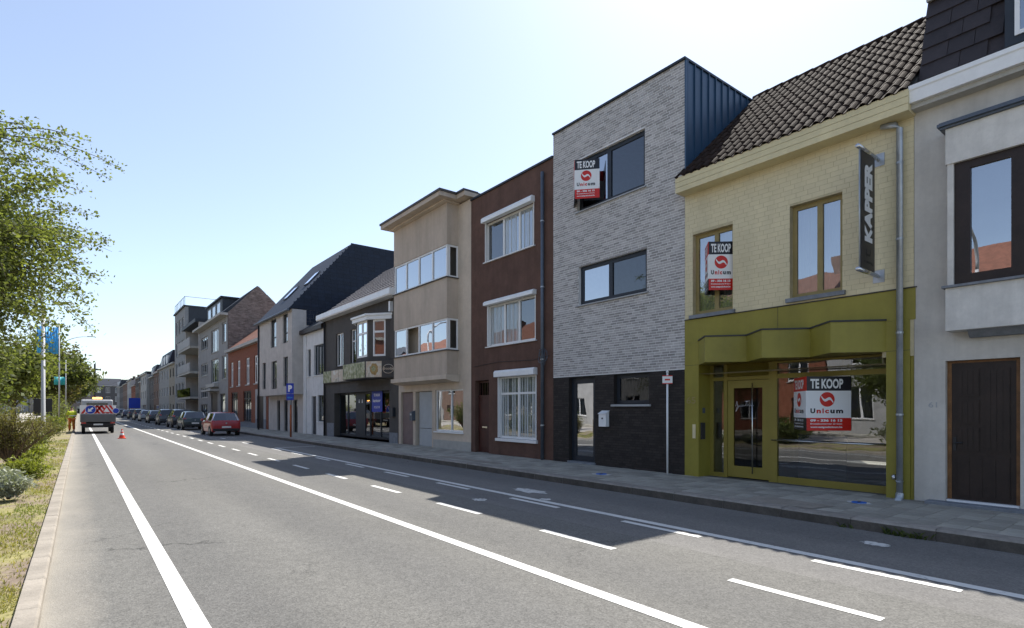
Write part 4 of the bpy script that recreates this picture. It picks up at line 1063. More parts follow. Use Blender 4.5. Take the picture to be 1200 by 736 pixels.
# trapezoid bay
bayp = [(FX, 23.55), (10.58, 24.5), (10.58, 26.0), (FX, 26.95)]
def bay_ring(mb, z0_, z1_, off=0.0, m=0):
    pts = [(FX, 23.55 - off), (10.58 - off, 24.5 - off * .6), (10.58 - off, 26.0 + off * .6), (FX, 26.95 + off)]
    mb.prism([(a, b, z0_) for a, b in pts], (0, 0, z1_ - z0_), m)
o = MB(); bay_ring(o, 3.9, 4.12); o.build('bay', 'charcoal', hF)
o = MB(); bay_ring(o, 5.80, 5.98, 0.16); bay_ring(o, 5.98, 6.06, 0.22); bc = o.build('bay_cornice', 'white_pvc', hF)
o = MB()
for i in range(3):
    (xa, a), (xb, b) = bayp[i], bayp[i + 1]
    d_ = Vector((xb - xa, b - a, 0)); L_ = d_.length; d_.normalize(); up_ = Vector((0, 0, 1)); n_ = Vector((d_.y, -d_.x, 0)); n_ = n_ if n_.x < 0 else -n_
    A = Vector((xa, a, 4.12))
    def slab(s0, s1, z0_, z1_, m, th=0.06, out=0.0):
        q = [A + d_ * s0 + up_ * z0_, A + d_ * s1 + up_ * z0_, A + d_ * s1 + up_ * z1_, A + d_ * s0 + up_ * z1_]
        o.prism([v + n_ * out for v in q], n_ * -th, m)
    e_ = 0.24 if i != 1 else 0.16
    slab(0, e_, 0, 1.68, 1); slab(L_ - e_, L_, 0, 1.68, 1)
    slab(e_, e_ + .07, 0, 1.68, 0); slab(L_ - e_ - .07, L_ - e_, 0, 1.68, 0); slab(e_ + .07, L_ - e_ - .07, 0, .09, 0); slab(e_ + .07, L_ - e_ - .07, 1.6, 1.68, 0); slab(e_ + .07, L_ - e_ - .07, 1.08, 1.17, 0, 0.07, 0.01)
    if i == 1: slab(L_ / 2 - .05, L_ / 2 + .05, .09, 1.6, 0, .065, .004)
    g_ = MB(); q = [A + d_ * (e_ + .07) + up_ * .09, A + d_ * (L_ - e_ - .07) + up_ * .09, A + d_ * (L_ - e_ - .07) + up_ * 1.6, A + d_ * (e_ + .07) + up_ * 1.6]
    g_.face([v - n_ * .03 for v in q]); g_.build('pane', 'glass' if i == 0 else 'glass_sky', bc, False)
o.build('bay_window', ['white_pvc', 'charcoal'], hF)
o = MB(); bay_ring(o, 6.06, 6.07, 0.22); o.build('bay_roof', 'zinc', hF)
p = MB(); p.face([(FX - .005, 26.9, 4.1), (FX - .005, 23.6, 4.1), (FX - .005, 23.6, 5.8), (FX - .005, 26.9, 5.8)]); p.build('bay_blind', 'interior', hF)
# gutter and roof
p = MB(); p.prism([(10.78, y0 - .02, 6.72), (11.3, y0 - .02, 6.72), (11.3, y0 - .02, 7.02), (10.74, y0 - .02, 7.02), (10.74, y0 - .02, 6.78)], (0, y1 - y0 + .25, 0)); p.build('gutter', 'white_metal', hF)
p = MB(); p.prism([(11.0, y0, 7.0), (15.0, y0, 10.2), (19.6, y0, 6.9)], (0, y1 - y0, 0)); rfF = p.build('roof', 'roof_grey', hF)
tt = MB()
sl = math.hypot(4.0, 3.2); aa = math.atan2(3.2, 4.0)
for r in range(14):
    for c in range(30):
        s0 = r * sl / 14
        yy = y0 + c * (y1 - y0) / 30
        bx0 = 11.0 + s0 * math.cos(aa); bz0 = 7.0 + s0 * math.sin(aa)
        ux, uz = math.cos(aa) * sl / 13.5, math.sin(aa) * sl / 13.5
        tn = random.random()
        tt.face([(bx0 - .03, yy + .01, bz0 + .05), (bx0 - .03, yy + .28, bz0 + .06), (bx0 + ux, yy + .28, bz0 + uz + .02), (bx0 + ux, yy + .01, bz0 + uz + .015)][::-1], 0, tn)
        tt.face([(bx0 - .03, yy + .01, bz0 + .02), (bx0 - .03, yy + .28, bz0 + .02), (bx0 - .03, yy + .28, bz0 + .06), (bx0 - .03, yy + .01, bz0 + .05)], 0, tn)
tag(tt.build('roof_tile_field', 'roof_grey', rfF), kind='stuff')
p = MB(); p.box(11.05, FX, 23.25, 23.4, 6.1, 6.55); p.build('wall_lamp', 'white_metal', hF)
# fascia boards with food pictures
fas = MB(); fas.box(11.06, FX + .01, 27.6, 32.0, 3.12, 3.84)
fsn = fas.build('sign_fascia', 'charcoal_panel', hF)
for a, b, m_ in ((30.7, 31.95, 'salad_green'), (29.6, 30.65, 'food_cream'), (27.65, 29.55, 'food_cream')):
    p = MB(); p.box(11.05, 11.06, a, b, 3.16, 3.80); p.build('picture_panel', m_, fsn, False)
sp = [(FX, 22.95), (10.35, 24.35), (10.35, 27.1), (FX, 27.6)]
p = MB(); p.prism([(a, b, 3.10) for a, b in sp], (0, 0, 0.80)); fs2 = p.build('sign_bay', 'charcoal_panel', hF)
def sign_quad(i, u0, u1, z0_, z1_, mat, th=0.012, nm='picture_panel'):
    A, C = Vector((*sp[i], 0)), Vector((*sp[i + 1], 0)); d_ = C - A; n_ = Vector((d_.y, -d_.x, 0)).normalized(); n_ = n_ if n_.x < 0 else -n_
    q = MB(); pts = [A + d_ * u0, A + d_ * u1]
    q.prism([pts[0] + Vector((0, 0, z0_)), pts[1] + Vector((0, 0, z0_)), pts[1] + Vector((0, 0, z1_)), pts[0] + Vector((0, 0, z1_))], n_ * th)
    return q.build(nm, mat, fs2, False), A, d_, n_
sign_quad(1, 0.02, 0.98, 3.14, 3.86, 'salad_green'); 
_, A, d_, n_ = sign_quad(0, 0.46, 0.97, 3.14, 3.86, 'food_cream')
sign_quad(0, 0.03, 0.45, 3.14, 3.86, 'charcoal_panel')
dn = d_.normalized(); ll = d_.length
def on_sign(u, z, lift): return A + d_ * u + Vector((0, 0, z)) + n_ * lift
q = MB(); pts = [on_sign(0.70 + 0.13 * math.cos(k * .3) * (1 + .1 * math.sin(k * 2.3)), 3.5 + 0.27 * math.sin(k * .3) * (1 + .1 * math.cos(k * 1.7)), .016) for k in range(21)]; q.face(pts); q.build('bread_picture', 'bread', fs2, False)
q = MB(); pts = [on_sign(0.72 + 0.07 * math.cos(k * .3), 3.52 + 0.13 * math.sin(k * .3), .020) for k in range(21)]; q.face(pts); q.build('salad_picture', 'salad_green', fs2, False)
q = MB(); q.tube([on_sign(0.24 + 0.17 * math.cos(k * math.pi / 12), 3.5 + 0.20 * math.sin(k * math.pi / 12), .018) for k in range(25)], 0.012, 6); q.build('oval_outline', 'food_cream', fs2, False)
q = MB(); put_text(q, 'Broodje', on_sign(0.40, 3.42, 0), -dn, (0, 0, 1), 0.0, ll * .32, 0, 0.16, -0.018 if (-dn).cross(Vector((0, 0, 1))).dot(n_) < 0 else 0.018, 0.01); q.build('lettering', 'food_cream', fs2, False)
# shopfront
f = MB(); xs = FX + 0.3
for a, b in ((23.64, 23.72), (25.15, 25.23), (26.4, 26.5), (27.05, 28.2), (28.2, 28.28), (29.3, 29.4), (30.5, 30.58)): f.box(xs, xs + .06, a, b, .22, 2.54)
f.box(xs + .003, xs + .057, 23.72, 30.5, 2.44, 2.54); f.box(xs + .003, xs + .057, 23.72, 27.05, .22, .34); f.box(xs + .003, xs + .057, 28.28, 30.5, .22, .34)
sfF = f.build('shopfront_frame', 'navy_frame', hF)
for a, b in ((23.72, 25.15), (25.23, 26.4), (26.5, 27.05), (28.28, 29.3), (29.4, 30.5)): pane(a, b, .34, 2.44, 'glass', xs + .03, sfF)
for a in (27.35, 27.75):
    p = MB(); p.prism([(xs - .01, a, 2.0), (xs - .01, a + .14, 2.0), (xs - .01, a + .07, 2.2)], (.008, 0, 0)); p.build('door_sticker', 'sign_white', sfF, False)
B('plinth', 'bluestone', hF, FX - .02, FX + .02, 22.75, 23.6, PZ - .05, .62); B('plinth', 'bluestone', hF, FX - .02, FX + .02, 30.65, 31.7, PZ - .05, .9)
p = MB(); p.box(FX, FX + .36, 23.6, 30.6, PZ - .06, .2); p.build('shop_step', 'bluestone', hF)
p = MB(); p.box(FX - .14, FX - .004, 23.0, 23.35, 1.35, 1.75); p.build('letter_box', 'navy_frame', hF)
t = thing('blue_shop_sign', 'blue rectangular rental notice on the glass of the charcoal shop', 'sign', (FX + .3, 25.4, 1.6))
p = MB(); p.box(FX + .255, FX + .27, 24.95, 26.15, 1.55, 2.55); bd = p.build('board', 'sign_blue', t)
p = MB()
put_text(p, 'TE HUUR', (FX + .255, 26.0, 2.3), (0, -1, 0), (0, 0, 1), .1, .8, 0, .13, .004, .03); put_text(p, 'kantoor', (FX + .255, 26.0, 2.02), (0, -1, 0), (0, 0, 1), .0, .88, 0, .16, .004, .03); put_text(p, '09 226 30 30', (FX + .255, 26.0, 1.72), (0, -1, 0), (0, 0, 1), .14, .8, 0, .11, .004, .02)
tag(p.build('lettering', 'sign_white', bd, False), kind='stuff')
downpipe(hF, 11.13, 32.0, .15, 6.7, 'dark_metal', .05)

# ------------------------------------------------------------------ house G: narrow white brick house
hG = thing('white_brick_house', 'narrow white painted brick house between charcoal shop and grey overhanging house', 'house', (FX, 34, PZ))
y0, y1 = 32.056, 36.05
ga = (32.25, 34.0, 3.7, 5.5); gb = (34.6, 35.2, 3.7, 5.35); gc = (33.6, 34.45, .14, 2.45, .15); gd = (32.2, 33.35, .95, 2.5)
mb = MB(); wall_cells(mb, FX, y0, y1, PZ - .1, 6.35, [ga, gb, gc, gd], .12); shell(mb, FX, FX + 9, y0, y1, PZ - .1, 6.35, top=True)
mb.build('wall', 'white_brick', hG)
for k in range(1, 21):
    p = MB(); p.box(FX - .004, FX + .001, y0, 32.15, .3 * k, .3 * k + .012); 
window(hG, FX, *ga, 'navy_frame', .1, .08, (.4, .7), (), 'glass_sky', 'white_pvc', 'curtain', curtain_rng=(.3, .7))
window(hG, FX, *gb, 'navy_frame', .1, .07, (), (), 'glass', 'white_pvc', None)
window(hG, FX, *gd, 'navy_frame', .1, .06, (), (), 'glass', 'white_pvc', 'dark_blind')
p = MB(); p.box(FX + .1, FX + .15, 33.61, 34.44, .16, 2.44); p.build('door', 'navy_frame', hG)
p = MB(); p.box(10.95, FX + .1, y0, y1 - .02, 6.35, 6.6); p.build('cornice', 'brown_wood', hG)
p = MB(); p.prism([(11.0, y0, 6.6), (15, y0, 9.3), (19.8, y0, 6.6)], (0, y1 - y0, 0)); p.build('roof', 'slate', hG)
for yy in (35.45, 35.7):
    p = MB(); p.tube([(FX - .05, yy, PZ), (FX - .05, yy, 6.3)], .04, 8); p.build('downpipe', 'white_pvc', hG)

# ------------------------------------------------------------------ house H: grey overhang, big dark slate roof with slate gable
hH = thing('slate_gable_house', 'grey brick house with overhanging upper floors and large dark slate gable', 'house', (FX, 40, PZ))
y0, y1 = 36.06, 44.2; hx = 10.52
hw = [(37.0, 38.1, 5.95, 7.85), (39.6, 41.0, 5.9, 7.85), (36.95, 37.95, 3.15, 5.05), (39.5, 40.8, 3.05, 4.95), (42.3, 43.2, 3.1, 5.0)]
mb = MB(); wall_cells(mb, hx, y0, y1, 2.62, 8.0, hw, .14)
mb.face([(hx, y0, 2.62), (FX + 9, y0, 2.62), (FX + 9, y0, 8.0), (hx, y0, 8.0)]); mb.face([(FX + 9, y1, 2.62), (hx, y1, 2.62), (hx, y1, 8.0), (FX + 9, y1, 8.0)])
mb.face([(hx, y0, 2.62), (hx, y1, 2.62), (FX + .2, y1, 2.62), (FX + .2, y0, 2.62)]); mb.face([(FX + 9, y0, 0), (FX + 9, y1, 0), (FX + 9, y1, 8), (FX + 9, y0, 8)])
mb.build('wall', 'grey_brick_far', hH)
for h_ in hw: window(hH, hx, *h_, 'navy_frame', .1, .06, (), (.35,), 'glass', None, 'curtain', curtain_rng=(0.5, 1))
hg = [(37.2, 38.2, .14, 2.3), (39.4, 40.3, .14, 2.3), (41.2, 42.0, .14, 2.3)]
mb = MB(); wall_cells(mb, FX, y0, y1, PZ - .1, 2.62, hg, .15); mb.face([(FX, y0, 0), (FX + 9, y0, 0), (FX + 9, y0, 2.62), (FX, y0, 2.62)]); mb.build('ground_floor_wall', 'grey_brick_far', hH)
for h_ in hg: window(hH, FX, *h_, 'navy_frame', .1, .06, (), (), 'glass_dark', None, None, name='glazed_door')
G_ = [(hx, 8.0), (10.35, 8.0), (14.4, 12.72), (19.5, 12.75), (19.5, 8.0)]
p = MB(); p.prism([(a, y0 + .0, b) for a, b in ((10.3, 7.96), (14.42, 12.75), (20.2, 12.75), (20.2, 7.96))], (0, y1 - y0, 0)); rfH = p.build('roof', 'slate_navy', hH)
# slate courses on the gable and on the front slope
sc = MB()
for r in range(24):
    z = 7.0 + r * .24
    if z < 8.0: xl = 11.4
    else: xl = 10.3 + (z - 7.96) / (12.75 - 7.96) * 4.12 + .1
    for c in range(18):
        xa = xl + c * .45 - (.22 if r % 2 else 0); xb = xa + .44
        xa = max(xa, xl); xb = min(xb, 20)
        if xb - xa < .05: continue
        sc.prism([(xa, y0 - .012, z), (xb, y0 - .012, z), (xb, y0 - .004, z + .236), (xa, y0 - .004, z + .236)], (0, .006, 0), 0, random.random())
tag(sc.build('gable_slate_field', 'slate_navy', rfH), kind='stuff')
for a, b, u0 in ((37.6, 38.5, .42), (40.6, 41.5, .30)):
    d_ = Vector((4.12, 0, 4.79)); n_ = Vector((-4.79, 0, 4.12)).normalized(); O = Vector((10.3, 0, 7.96))
    P0 = O + d_ * u0 + n_ * .02; P1 = O + d_ * (u0 + .2) + n_ * .02
    p = MB(); p.prism([(P0.x, a, P0.z), (P0.x, b, P0.z), (P1.x, b, P1.z), (P1.x, a, P1.z)], n_ * .07); skl = p.build('skylight', 'zinc_dark', rfH, False)
    p = MB(); q0 = P0 + n_ * .075 + d_ * .012; q1 = P1 + n_ * .075 - d_ * .012; p.face([(q0.x, b - .08, q0.z), (q0.x, a + .08, q0.z), (q1.x, a + .08, q1.z), (q1.x, b - .08, q1.z)]); p.build('pane', 'glass_sky', skl, False)
p = MB(); p.tube([(10.28, y0, 7.9), (10.28, y1 + .3, 7.9)], .08, 8); p.build('gutter', 'zinc_dark', hH)
p = MB(); p.box(hx - .006, hx + .5, y0 - .006, y0 + .2, 2.63, 7.9); 
downpipe(hH, 10.46, y1 - .1, .15, 7.9, 'dark_metal', .06)

# ------------------------------------------------------------------ house I: red brick with tall white windows
hI = thing('red_brick_house', 'low red brick house with tall white framed windows and white door surround', 'house', (FX, 51, PZ))
y0, y1 = 44.3, 58.6
iw = [(45.4, 46.6, 3.75, 6.0), (47.2, 48.6, 3.75, 6.0), (50.2, 51.5, 3.75, 6.0), (53.6, 54.8, 3.75, 6.0), (56.4, 57.5, 3.75, 6.0)]
ig = [(45.6, 47.6, .14, 2.75), (49.6, 52.4, .6, 3.2), (54.6, 57.2, .6, 3.2)]
mb = MB(); wall_cells(mb, FX, y0, y1, PZ - .2, 6.95, iw + ig, .14); shell(mb, FX, FX + 9, y0, y1, PZ - .2, 6.95, top=True)
mb.build('wall', 'red_brick', hI)
for h_ in iw: window(hI, FX, *h_, 'white_pvc', .08, .13, (.5,), (.7,), 'glass', 'stone_trim', 'curtain', sill_h=.1)
for h_ in ig[1:]: window(hI, FX, *h_, 'navy_frame', .08, .1, (.33, .66), (.75,), 'glass', 'bluestone', 'curtain', name='shop_window')
p = MB(); p.box(FX - .03, FX + .05, 44.9, 45.6, .9, 3.25); p.box(FX - .03, FX + .05, 47.6, 48.1, .9, 3.25); p.box(FX - .03, FX + .05, 45.6, 47.6, 2.75, 3.25); p.build('door_surround', 'white_wall', hI)
p = MB(); p.box(FX - .03, FX + .05, 44.9, 45.6, PZ - .1, .9); p.box(FX - .03, FX + .05, 47.6, 48.1, PZ - .1, .9); p.box(FX - .02, FX + .02, 48.1, 58.5, PZ - .1, .55); p.build('plinth', 'bluestone', hI)
p = MB(); p.box(FX + .1, FX + .15, 45.6, 47.6, .14, 2.75); p.build('door', 'brown_wood', hI)
p = MB(); p.box(10.85, FX + .1, y0 - .05, y1, 6.95, 7.2); p.build('cornice', 'stone_trim', hI)
p = MB(); p.prism([(10.9, y0, 7.2), (14.6, y0, 10.2), (19.8, y0, 7.0)], (0, y1 - y0, 0)); p.build('roof', 'roof_red', hI)

# ------------------------------------------------------------------ house J: three storeys, brick gable
hJ = thing('brick_gable_house', 'grey three storey house with bare brick gable above the red brick house', 'house', (FX, 67, PZ))
y0, y1 = 58.65, 75.0
jw = [(59.6, 61.6, 8.2, 10.2), (63.4, 67.4, 7.6, 10.0), (69.4, 73.6, 8.4, 9.8), (59.6, 61.6, 4.6, 6.9), (63.4, 67.4, 4.4, 6.9), (69.4, 73.6, 5.4, 6.8), (69.4, 73.6, 2.9, 4.1), (60, 62.4, .3, 3.2), (69.4, 73.6, .4, 2.2)]
jd = (63.8, 67.4, .0, 3.4)
mb = MB(); wall_cells(mb, FX, y0, y1, PZ - .3, 10.9, jw + [jd], .15); shell(mb, FX, FX + 8.6, y0, y1, PZ - .3, 10.9, top=True)
mb.build('wall', 'pale_wall', hJ)
for k, h_ in enumerate(jw): window(hJ, FX, *h_, 'brown_wood' if k > 6 else 'grey_pvc', .1, .12, (.33, .66) if h_[1] - h_[0] > 2.5 else (), (), 'glass', 'stone_trim', 'curtain' if k % 2 else None)
p = MB(); p.box(FX + .1, FX + .15, 63.8, 67.4, .0, 3.4); p.build('door', 'brown_wood', hJ)
p = MB(); p.box(10.4, FX + .02, 63, 68.2, 3.5, 3.7); p.build('door_canopy', 'stone_trim', hJ)
p = MB(); p.box(10.75, FX + .02, 63.0, 67.8, 3.95, 4.3); p.build('balcony_box', 'stone_trim', hJ)
gb_ = MB(); gp = [(11.2, 10.9), (13.85, 13.75), (16.3, 11.5), (19.8, 10.9)]
gb_.prism([(a, y0 - .006, b) for a, b in [(11.2, 7.0)] + gp + [(19.8, 7.0)]], (0, .2, 0)); gbl = gb_.build('gable', 'gable_brick', hJ)
bk = MB()
for r in range(66):
    z = 7.1 + r * .1
    xl = 11.25 if z < 10.9 else 11.25 + (z - 10.9) / 2.85 * 2.65
    xr = 17.0 if z < 10.9 else 13.85 + (13.75 - z) / 2.25 * 2.45
    xx = xl - (.16 if r % 2 else 0)
    while xx < xr:
        a, b = max(xx, xl), min(xx + .30, xr)
        if b - a > .05: bk.box(a, b, y0 - .014, y0 - .005, z, z + .088, 0, random.random(), 'ktb')
        xx += .32
tag(bk.build('brick_field', 'gable_brick', gbl), kind='stuff')
p = MB(); p.prism([(a, y0 + .2, b) for a, b in ((10.6, 10.75), (13.85, 13.8), (16.3, 11.6), (19.8, 10.95))], (0, y1 - y0 - .2, 0)); p.build('roof', 'slate', hJ)
p = MB(); p.box(10.5, FX + .1, y0, y1, 10.62, 10.85); p.build('eave', 'stone_trim', hJ)
dm = MB(); dm.box(11.6, 14, 63.5, 72.0, 11.0, 13.1); dor = dm.build('dormer', 'slate', hJ)
for a in (64.4, 67.0, 69.6):
    p = MB(); p.box(11.56, 11.6, a, a + 1.6, 11.5, 12.8); q = p.build('dormer_window', 'grey_pvc', dor, False); pane(a + .1, a + 1.5, 11.6, 12.7, 'glass', 11.555, q)
p = MB(); p.box(11.4, 14, 63.3, 72.2, 13.1, 13.25); p.build('dormer_roof', 'slate', dor, False)

# ------------------------------------------------------------------ house K: block with stacked balconies, and the taller block behind it
hK = thing('balcony_block', 'apartment block with stacked balconies with white parapets', 'apartment block', (FX, 80, PZ))
y0, y1 = 75.05, 85.9
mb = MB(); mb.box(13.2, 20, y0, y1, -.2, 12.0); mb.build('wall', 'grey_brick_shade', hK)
p = MB(); p.box(FX, 13.2, y0, y0 + .35, -.2, 12.0); p.box(FX, 13.2, y1 - .35, y1, -.2, 12); p.build('side_wall', 'grey_brick_far', hK)
for k, z in enumerate((2.9, 5.9, 8.9)):
    p = MB(); p.box(FX - .9, 13.19, y0 + .36, y1 - .36, z, z + .25); bl = p.build('balcony', 'stone_trim', hK)
    p = MB(); p.box(FX - .95, FX - .85, y0 + .3, y1 - .3, z + .252, z + 1.25); p.build('parapet', 'white_wall' if k else 'glass_dark', bl, False)
    window(hK, 13.12, y0 + 1, y1 - 1, z + .3, z + 2.5, 'navy_frame', .0, .12, (.25, .5, .75), (), 'glass', None, None)
p = MB(); p.box(FX - .4, 20, y0, y1, 12.0, 12.4); p.build('roof', 'slate', hK)
window(hK, 13.1, y0 + .8, y1 - .8, .1, 2.6, 'sign_blue', .0, .15, (.3, .6), (), 'glass', None, None, name='shop_window')

hK2 = thing('tall_slate_block', 'tallest grey apartment block in the row with slate clad flank and roof railing', 'apartment block', (FX, 91, PZ))
y0, y1 = 85.95, 96.2
kw = [(y, y + 1.9, z, z + 1.9) for z in (3.4, 6.3, 9.2, 12.3) for y in (87.2, 90.2, 93.2)] + [(87, 95, .3, 2.6)]
mb = MB(); wall_cells(mb, FX, y0, y1, -.3, 15.4, kw, .15); shell(mb, FX, FX + 9, y0, y1, -.3, 15.4, top=True); mb.build('wall', 'pale_wall', hK2)
for h_ in kw: window(hK2, FX, *h_, 'grey_pvc', .1, .12, (.5,) if h_[1] - h_[0] < 3 else (.25, .5, .75), (), 'glass', 'stone_trim', None)
p = MB(); p.box(FX + .4, FX + 9.1, y0 - .03, y0 - .005, 12.4, 15.4); p.build('slate_cladding', 'slate', hK2)
p = MB(); p.box(FX - .2, FX + 9.2, y0 - .1, y1, 15.4, 15.6); p.build('roof_edge', 'slate', hK2)
p = MB()
for yy in np.linspace(y0 + .3, y1 - .3, 8): p.tube([(FX, yy, 15.6), (FX, yy, 16.8)], .04, 5)
p.tube([(FX, y0 + .3, 16.8), (FX, y1 - .3, 16.8)], .04, 5); p.tube([(FX, y0 + .3, 16.8), (FX + 6, y0 + .3, 16.8)], .04, 5); p.tube([(FX + 6, y0 + .3, 16.8), (FX + 6, y0 + .3, 15.6)], .04, 5)
p.build('roof_railing', 'zinc', hK2)

# ------------------------------------------------------------------ generic houses (far end of the row, across the street, street end)
def simple_house(name, label, loc, rz, width, wall_h, floors, nwin, wall_m, roof_m, roof='gable', rise=3.0, frame='white_pvc', depth=9.0, door_m='brown_wood', cat='house', group=None, trim='stone_trim', shop=False):
    t = thing(name, label, cat, loc, rz, group)
    holes = []; fh = wall_h / floors
    for fl in range(floors):
        for k in range(nwin):
            cw = width / nwin; c = (k + .5) * cw; ww = min(1.35, cw * .52)
            z0_ = fl * fh + .85; z1_ = fl * fh + fh - .55
            if fl == 0 and k == nwin - 1: continue
            if fl == 0 and shop and k == 0: holes.append((.5, width * (nwin - 1) / nwin - .3, .5, fh - .5)); continue
            if fl == 0 and shop: continue
            holes.append((c - ww / 2, c + ww / 2, z0_, z1_))
    dc = (nwin - .5) * width / nwin; dh = (dc - .5, dc + .5, 0.02, 2.3)
    mb = MB(); wall_cells(mb, 0, 0, width, -.4, wall_h, holes + [dh], .14); shell(mb, 0, depth, 0, width, -.4, wall_h); mb.build('wall', wall_m, t, False)
    for i, h_ in enumerate(holes): window(t, 0, *h_, frame, .09, .08, (.5,), (), 'glass', trim, ('curtain', None, 'blind')[(i * 7 + len(label)) % 3], world=False)
    d = MB(); d.box(.09, .14, dh[0], dh[1], .03, 2.29); d.build('door', door_m, t, False)
    c = MB(); c.box(-.3, .05, 0, width - .02, wall_h, wall_h + .22); c.build('cornice', trim, t, False)
    r_ = MB()
    if roof == 'gable': r_.prism([(-.3, .005, wall_h + .22), (depth * .45, .005, wall_h + .22 + rise), (depth, .005, wall_h + .1)], (0, width - .01, 0))
    elif roof == 'mansard': r_.prism([(-.1, .005, wall_h + .22), (.55, .005, wall_h + .22 + rise), (depth, .005, wall_h + .22 + rise), (depth, .005, wall_h + .1)], (0, width - .01, 0))
    else: r_.box(-.1, depth, .005, width - .005, wall_h + .22, wall_h + .5)
    ro = r_.build('roof', roof_m, t, False)
    if roof != 'flat':
        c = MB(); c.box(depth * .42, depth * .42 + .8, width - .9, width - .25, wall_h + 1, wall_h + rise + 1.1); c.build('chimney', 'brown_brick', ro, False)
    if roof == 'mansard':
        for k in range(max(1, nwin - 1)):
            yc_ = (k + .8) * width / nwin
            c = MB(); c.box(.0, 1.2, yc_ - .6, yc_ + .6, wall_h + .5, wall_h + 1.9); q = c.build('dormer', 'white_pvc', ro, False)
    return t

row = [
 (96.3, 103.0, 8.3, 3, 2, 'beige_wall', 'roof_brown', 'gable', 2.0, 'narrow beige house next to the tallest apartment block'),
 (103.1, 117.0, 8.3, 3, 4, 'pale_wall', 'slate_navy', 'mansard', 2.4, 'wide pale house with tall dark mansard roof'),
 (117.1, 126.0, 8.0, 3, 3, 'brown_brick', 'roof_brown', 'gable', 3.2, 'brown brick house with steep roof beside the pale mansard house'),
 (126.1, 134.0, 7.6, 3, 2, 'dark_wall', 'slate', 'mansard', 2.2, 'dark house with small mansard roof beside the brown brick house'),
 (134.1, 148.0, 8.6, 3, 3, 'white_wall', 'bitumen', 'flat', 0, 'plain white flat roofed house standing proud in the far row'),
 (148.1, 158.0, 7.6, 3, 3, 'brown_brick', 'slate', 'gable', 2.4, 'brown brick house behind the plain white flat roofed house'),
 (158.1, 170.0, 8.8, 3, 3, 'dark_wall', 'slate_navy', 'gable', 2.2, 'dark brick house with dark roof in the far row'),
 (170.1, 184.0, 7.4, 3, 3, 'red_brick', 'roof_brown', 'gable', 2.6, 'small red brick house in the far row'),
 (184.1, 200.0, 9.4, 3, 3, 'white_wall', 'bitumen', 'flat', 0, 'tall white flat roofed house far down the row'),
 (200.1, 220.0, 9.0, 3, 4, 'brown_brick', 'roof_brown', 'gable', 2.6, 'long brown brick house near the end of the row'),
 (220.1, 240.0, 8.8, 3, 4, 'dark_wall', 'slate_navy', 'gable', 3.2, 'long dark house near the end of the row'),
 (240.1, 258.0, 9.4, 3, 4, 'pale_wall', 'slate', 'mansard', 2.2, 'pale corner house closing the row'),
]
for a, b, h_, fl, nw, wm, rm_, rt_, ri, lb in row:
    simple_house('row_house', lb, (FX if 'proud' not in lb else FX - .5, a, PZ), 0, b - a, h_, fl, nw, wm, rm_, rt_, ri, group='houses further along the row', shop=(fl + nw) % 2 == 0, frame='white_pvc' if 'dark' in lb or 'brown' in lb else 'navy_frame')
for k, (wd, h_, wm, rm_, lb) in enumerate(((9, 10.5, 'dark_wall', 'slate_navy', 'dark house closing the end of the street'), (9, 8.8, 'gable_brick', 'roof_red', 'reddish brick house closing the end of the street'), (10, 8.0, 'beige_wall', 'roof_brown', 'beige house closing the end of the street'), (12, 10, 'pale_wall', 'slate', 'pale house behind the trees at the street end'))):
    simple_house('end_house', lb, (13.5 - [0, 9.1, 18.2, 28.4][k], 274, PZ), R(90), wd, h_, 3, 3, wm, rm_, 'gable', 3, group='houses closing the street')
for k, (wd, h_, fl, nw, wm, rm_, ri, lb) in enumerate((
    (12, 7.2, 2, 3, 'white_wall', 'roof_red', 3.6, 'white house with red tiled roof across the street, opposite the olive shop'),
    (11, 8.0, 3, 3, 'red_brick', 'roof_brown', 3.2, 'red brick house across the street, opposite the grey brick house'),
    (13, 6.6, 2, 4, 'white_wall', 'roof_red', 4.0, 'low white house with large red roof across the street'),
    (12, 8.4, 3, 3, 'beige_wall', 'roof_red', 3.2, 'beige house with red roof across the street'),
    (12, 7.8, 3, 3, 'brown_brick', 'roof_brown', 3.4, 'brown brick house across the street'),
    (14, 7.4, 2, 4, 'pale_wall', 'roof_red', 3.8, 'pale wide house with red roof across the street'),
    (14, 8.2, 3, 4, 'red_brick', 'slate', 3.0, 'red brick house with slate roof across the street'))):
    yy = 4.5 + [0, 12.1, 23.2, 36.3, 48.4, 60.5, 74.6][k] + wd
    simple_house('opposite_house', lb, (-16.0, yy, PZ), R(180), wd, h_, fl, nw, wm, rm_, 'gable', ri, group='houses across the street')

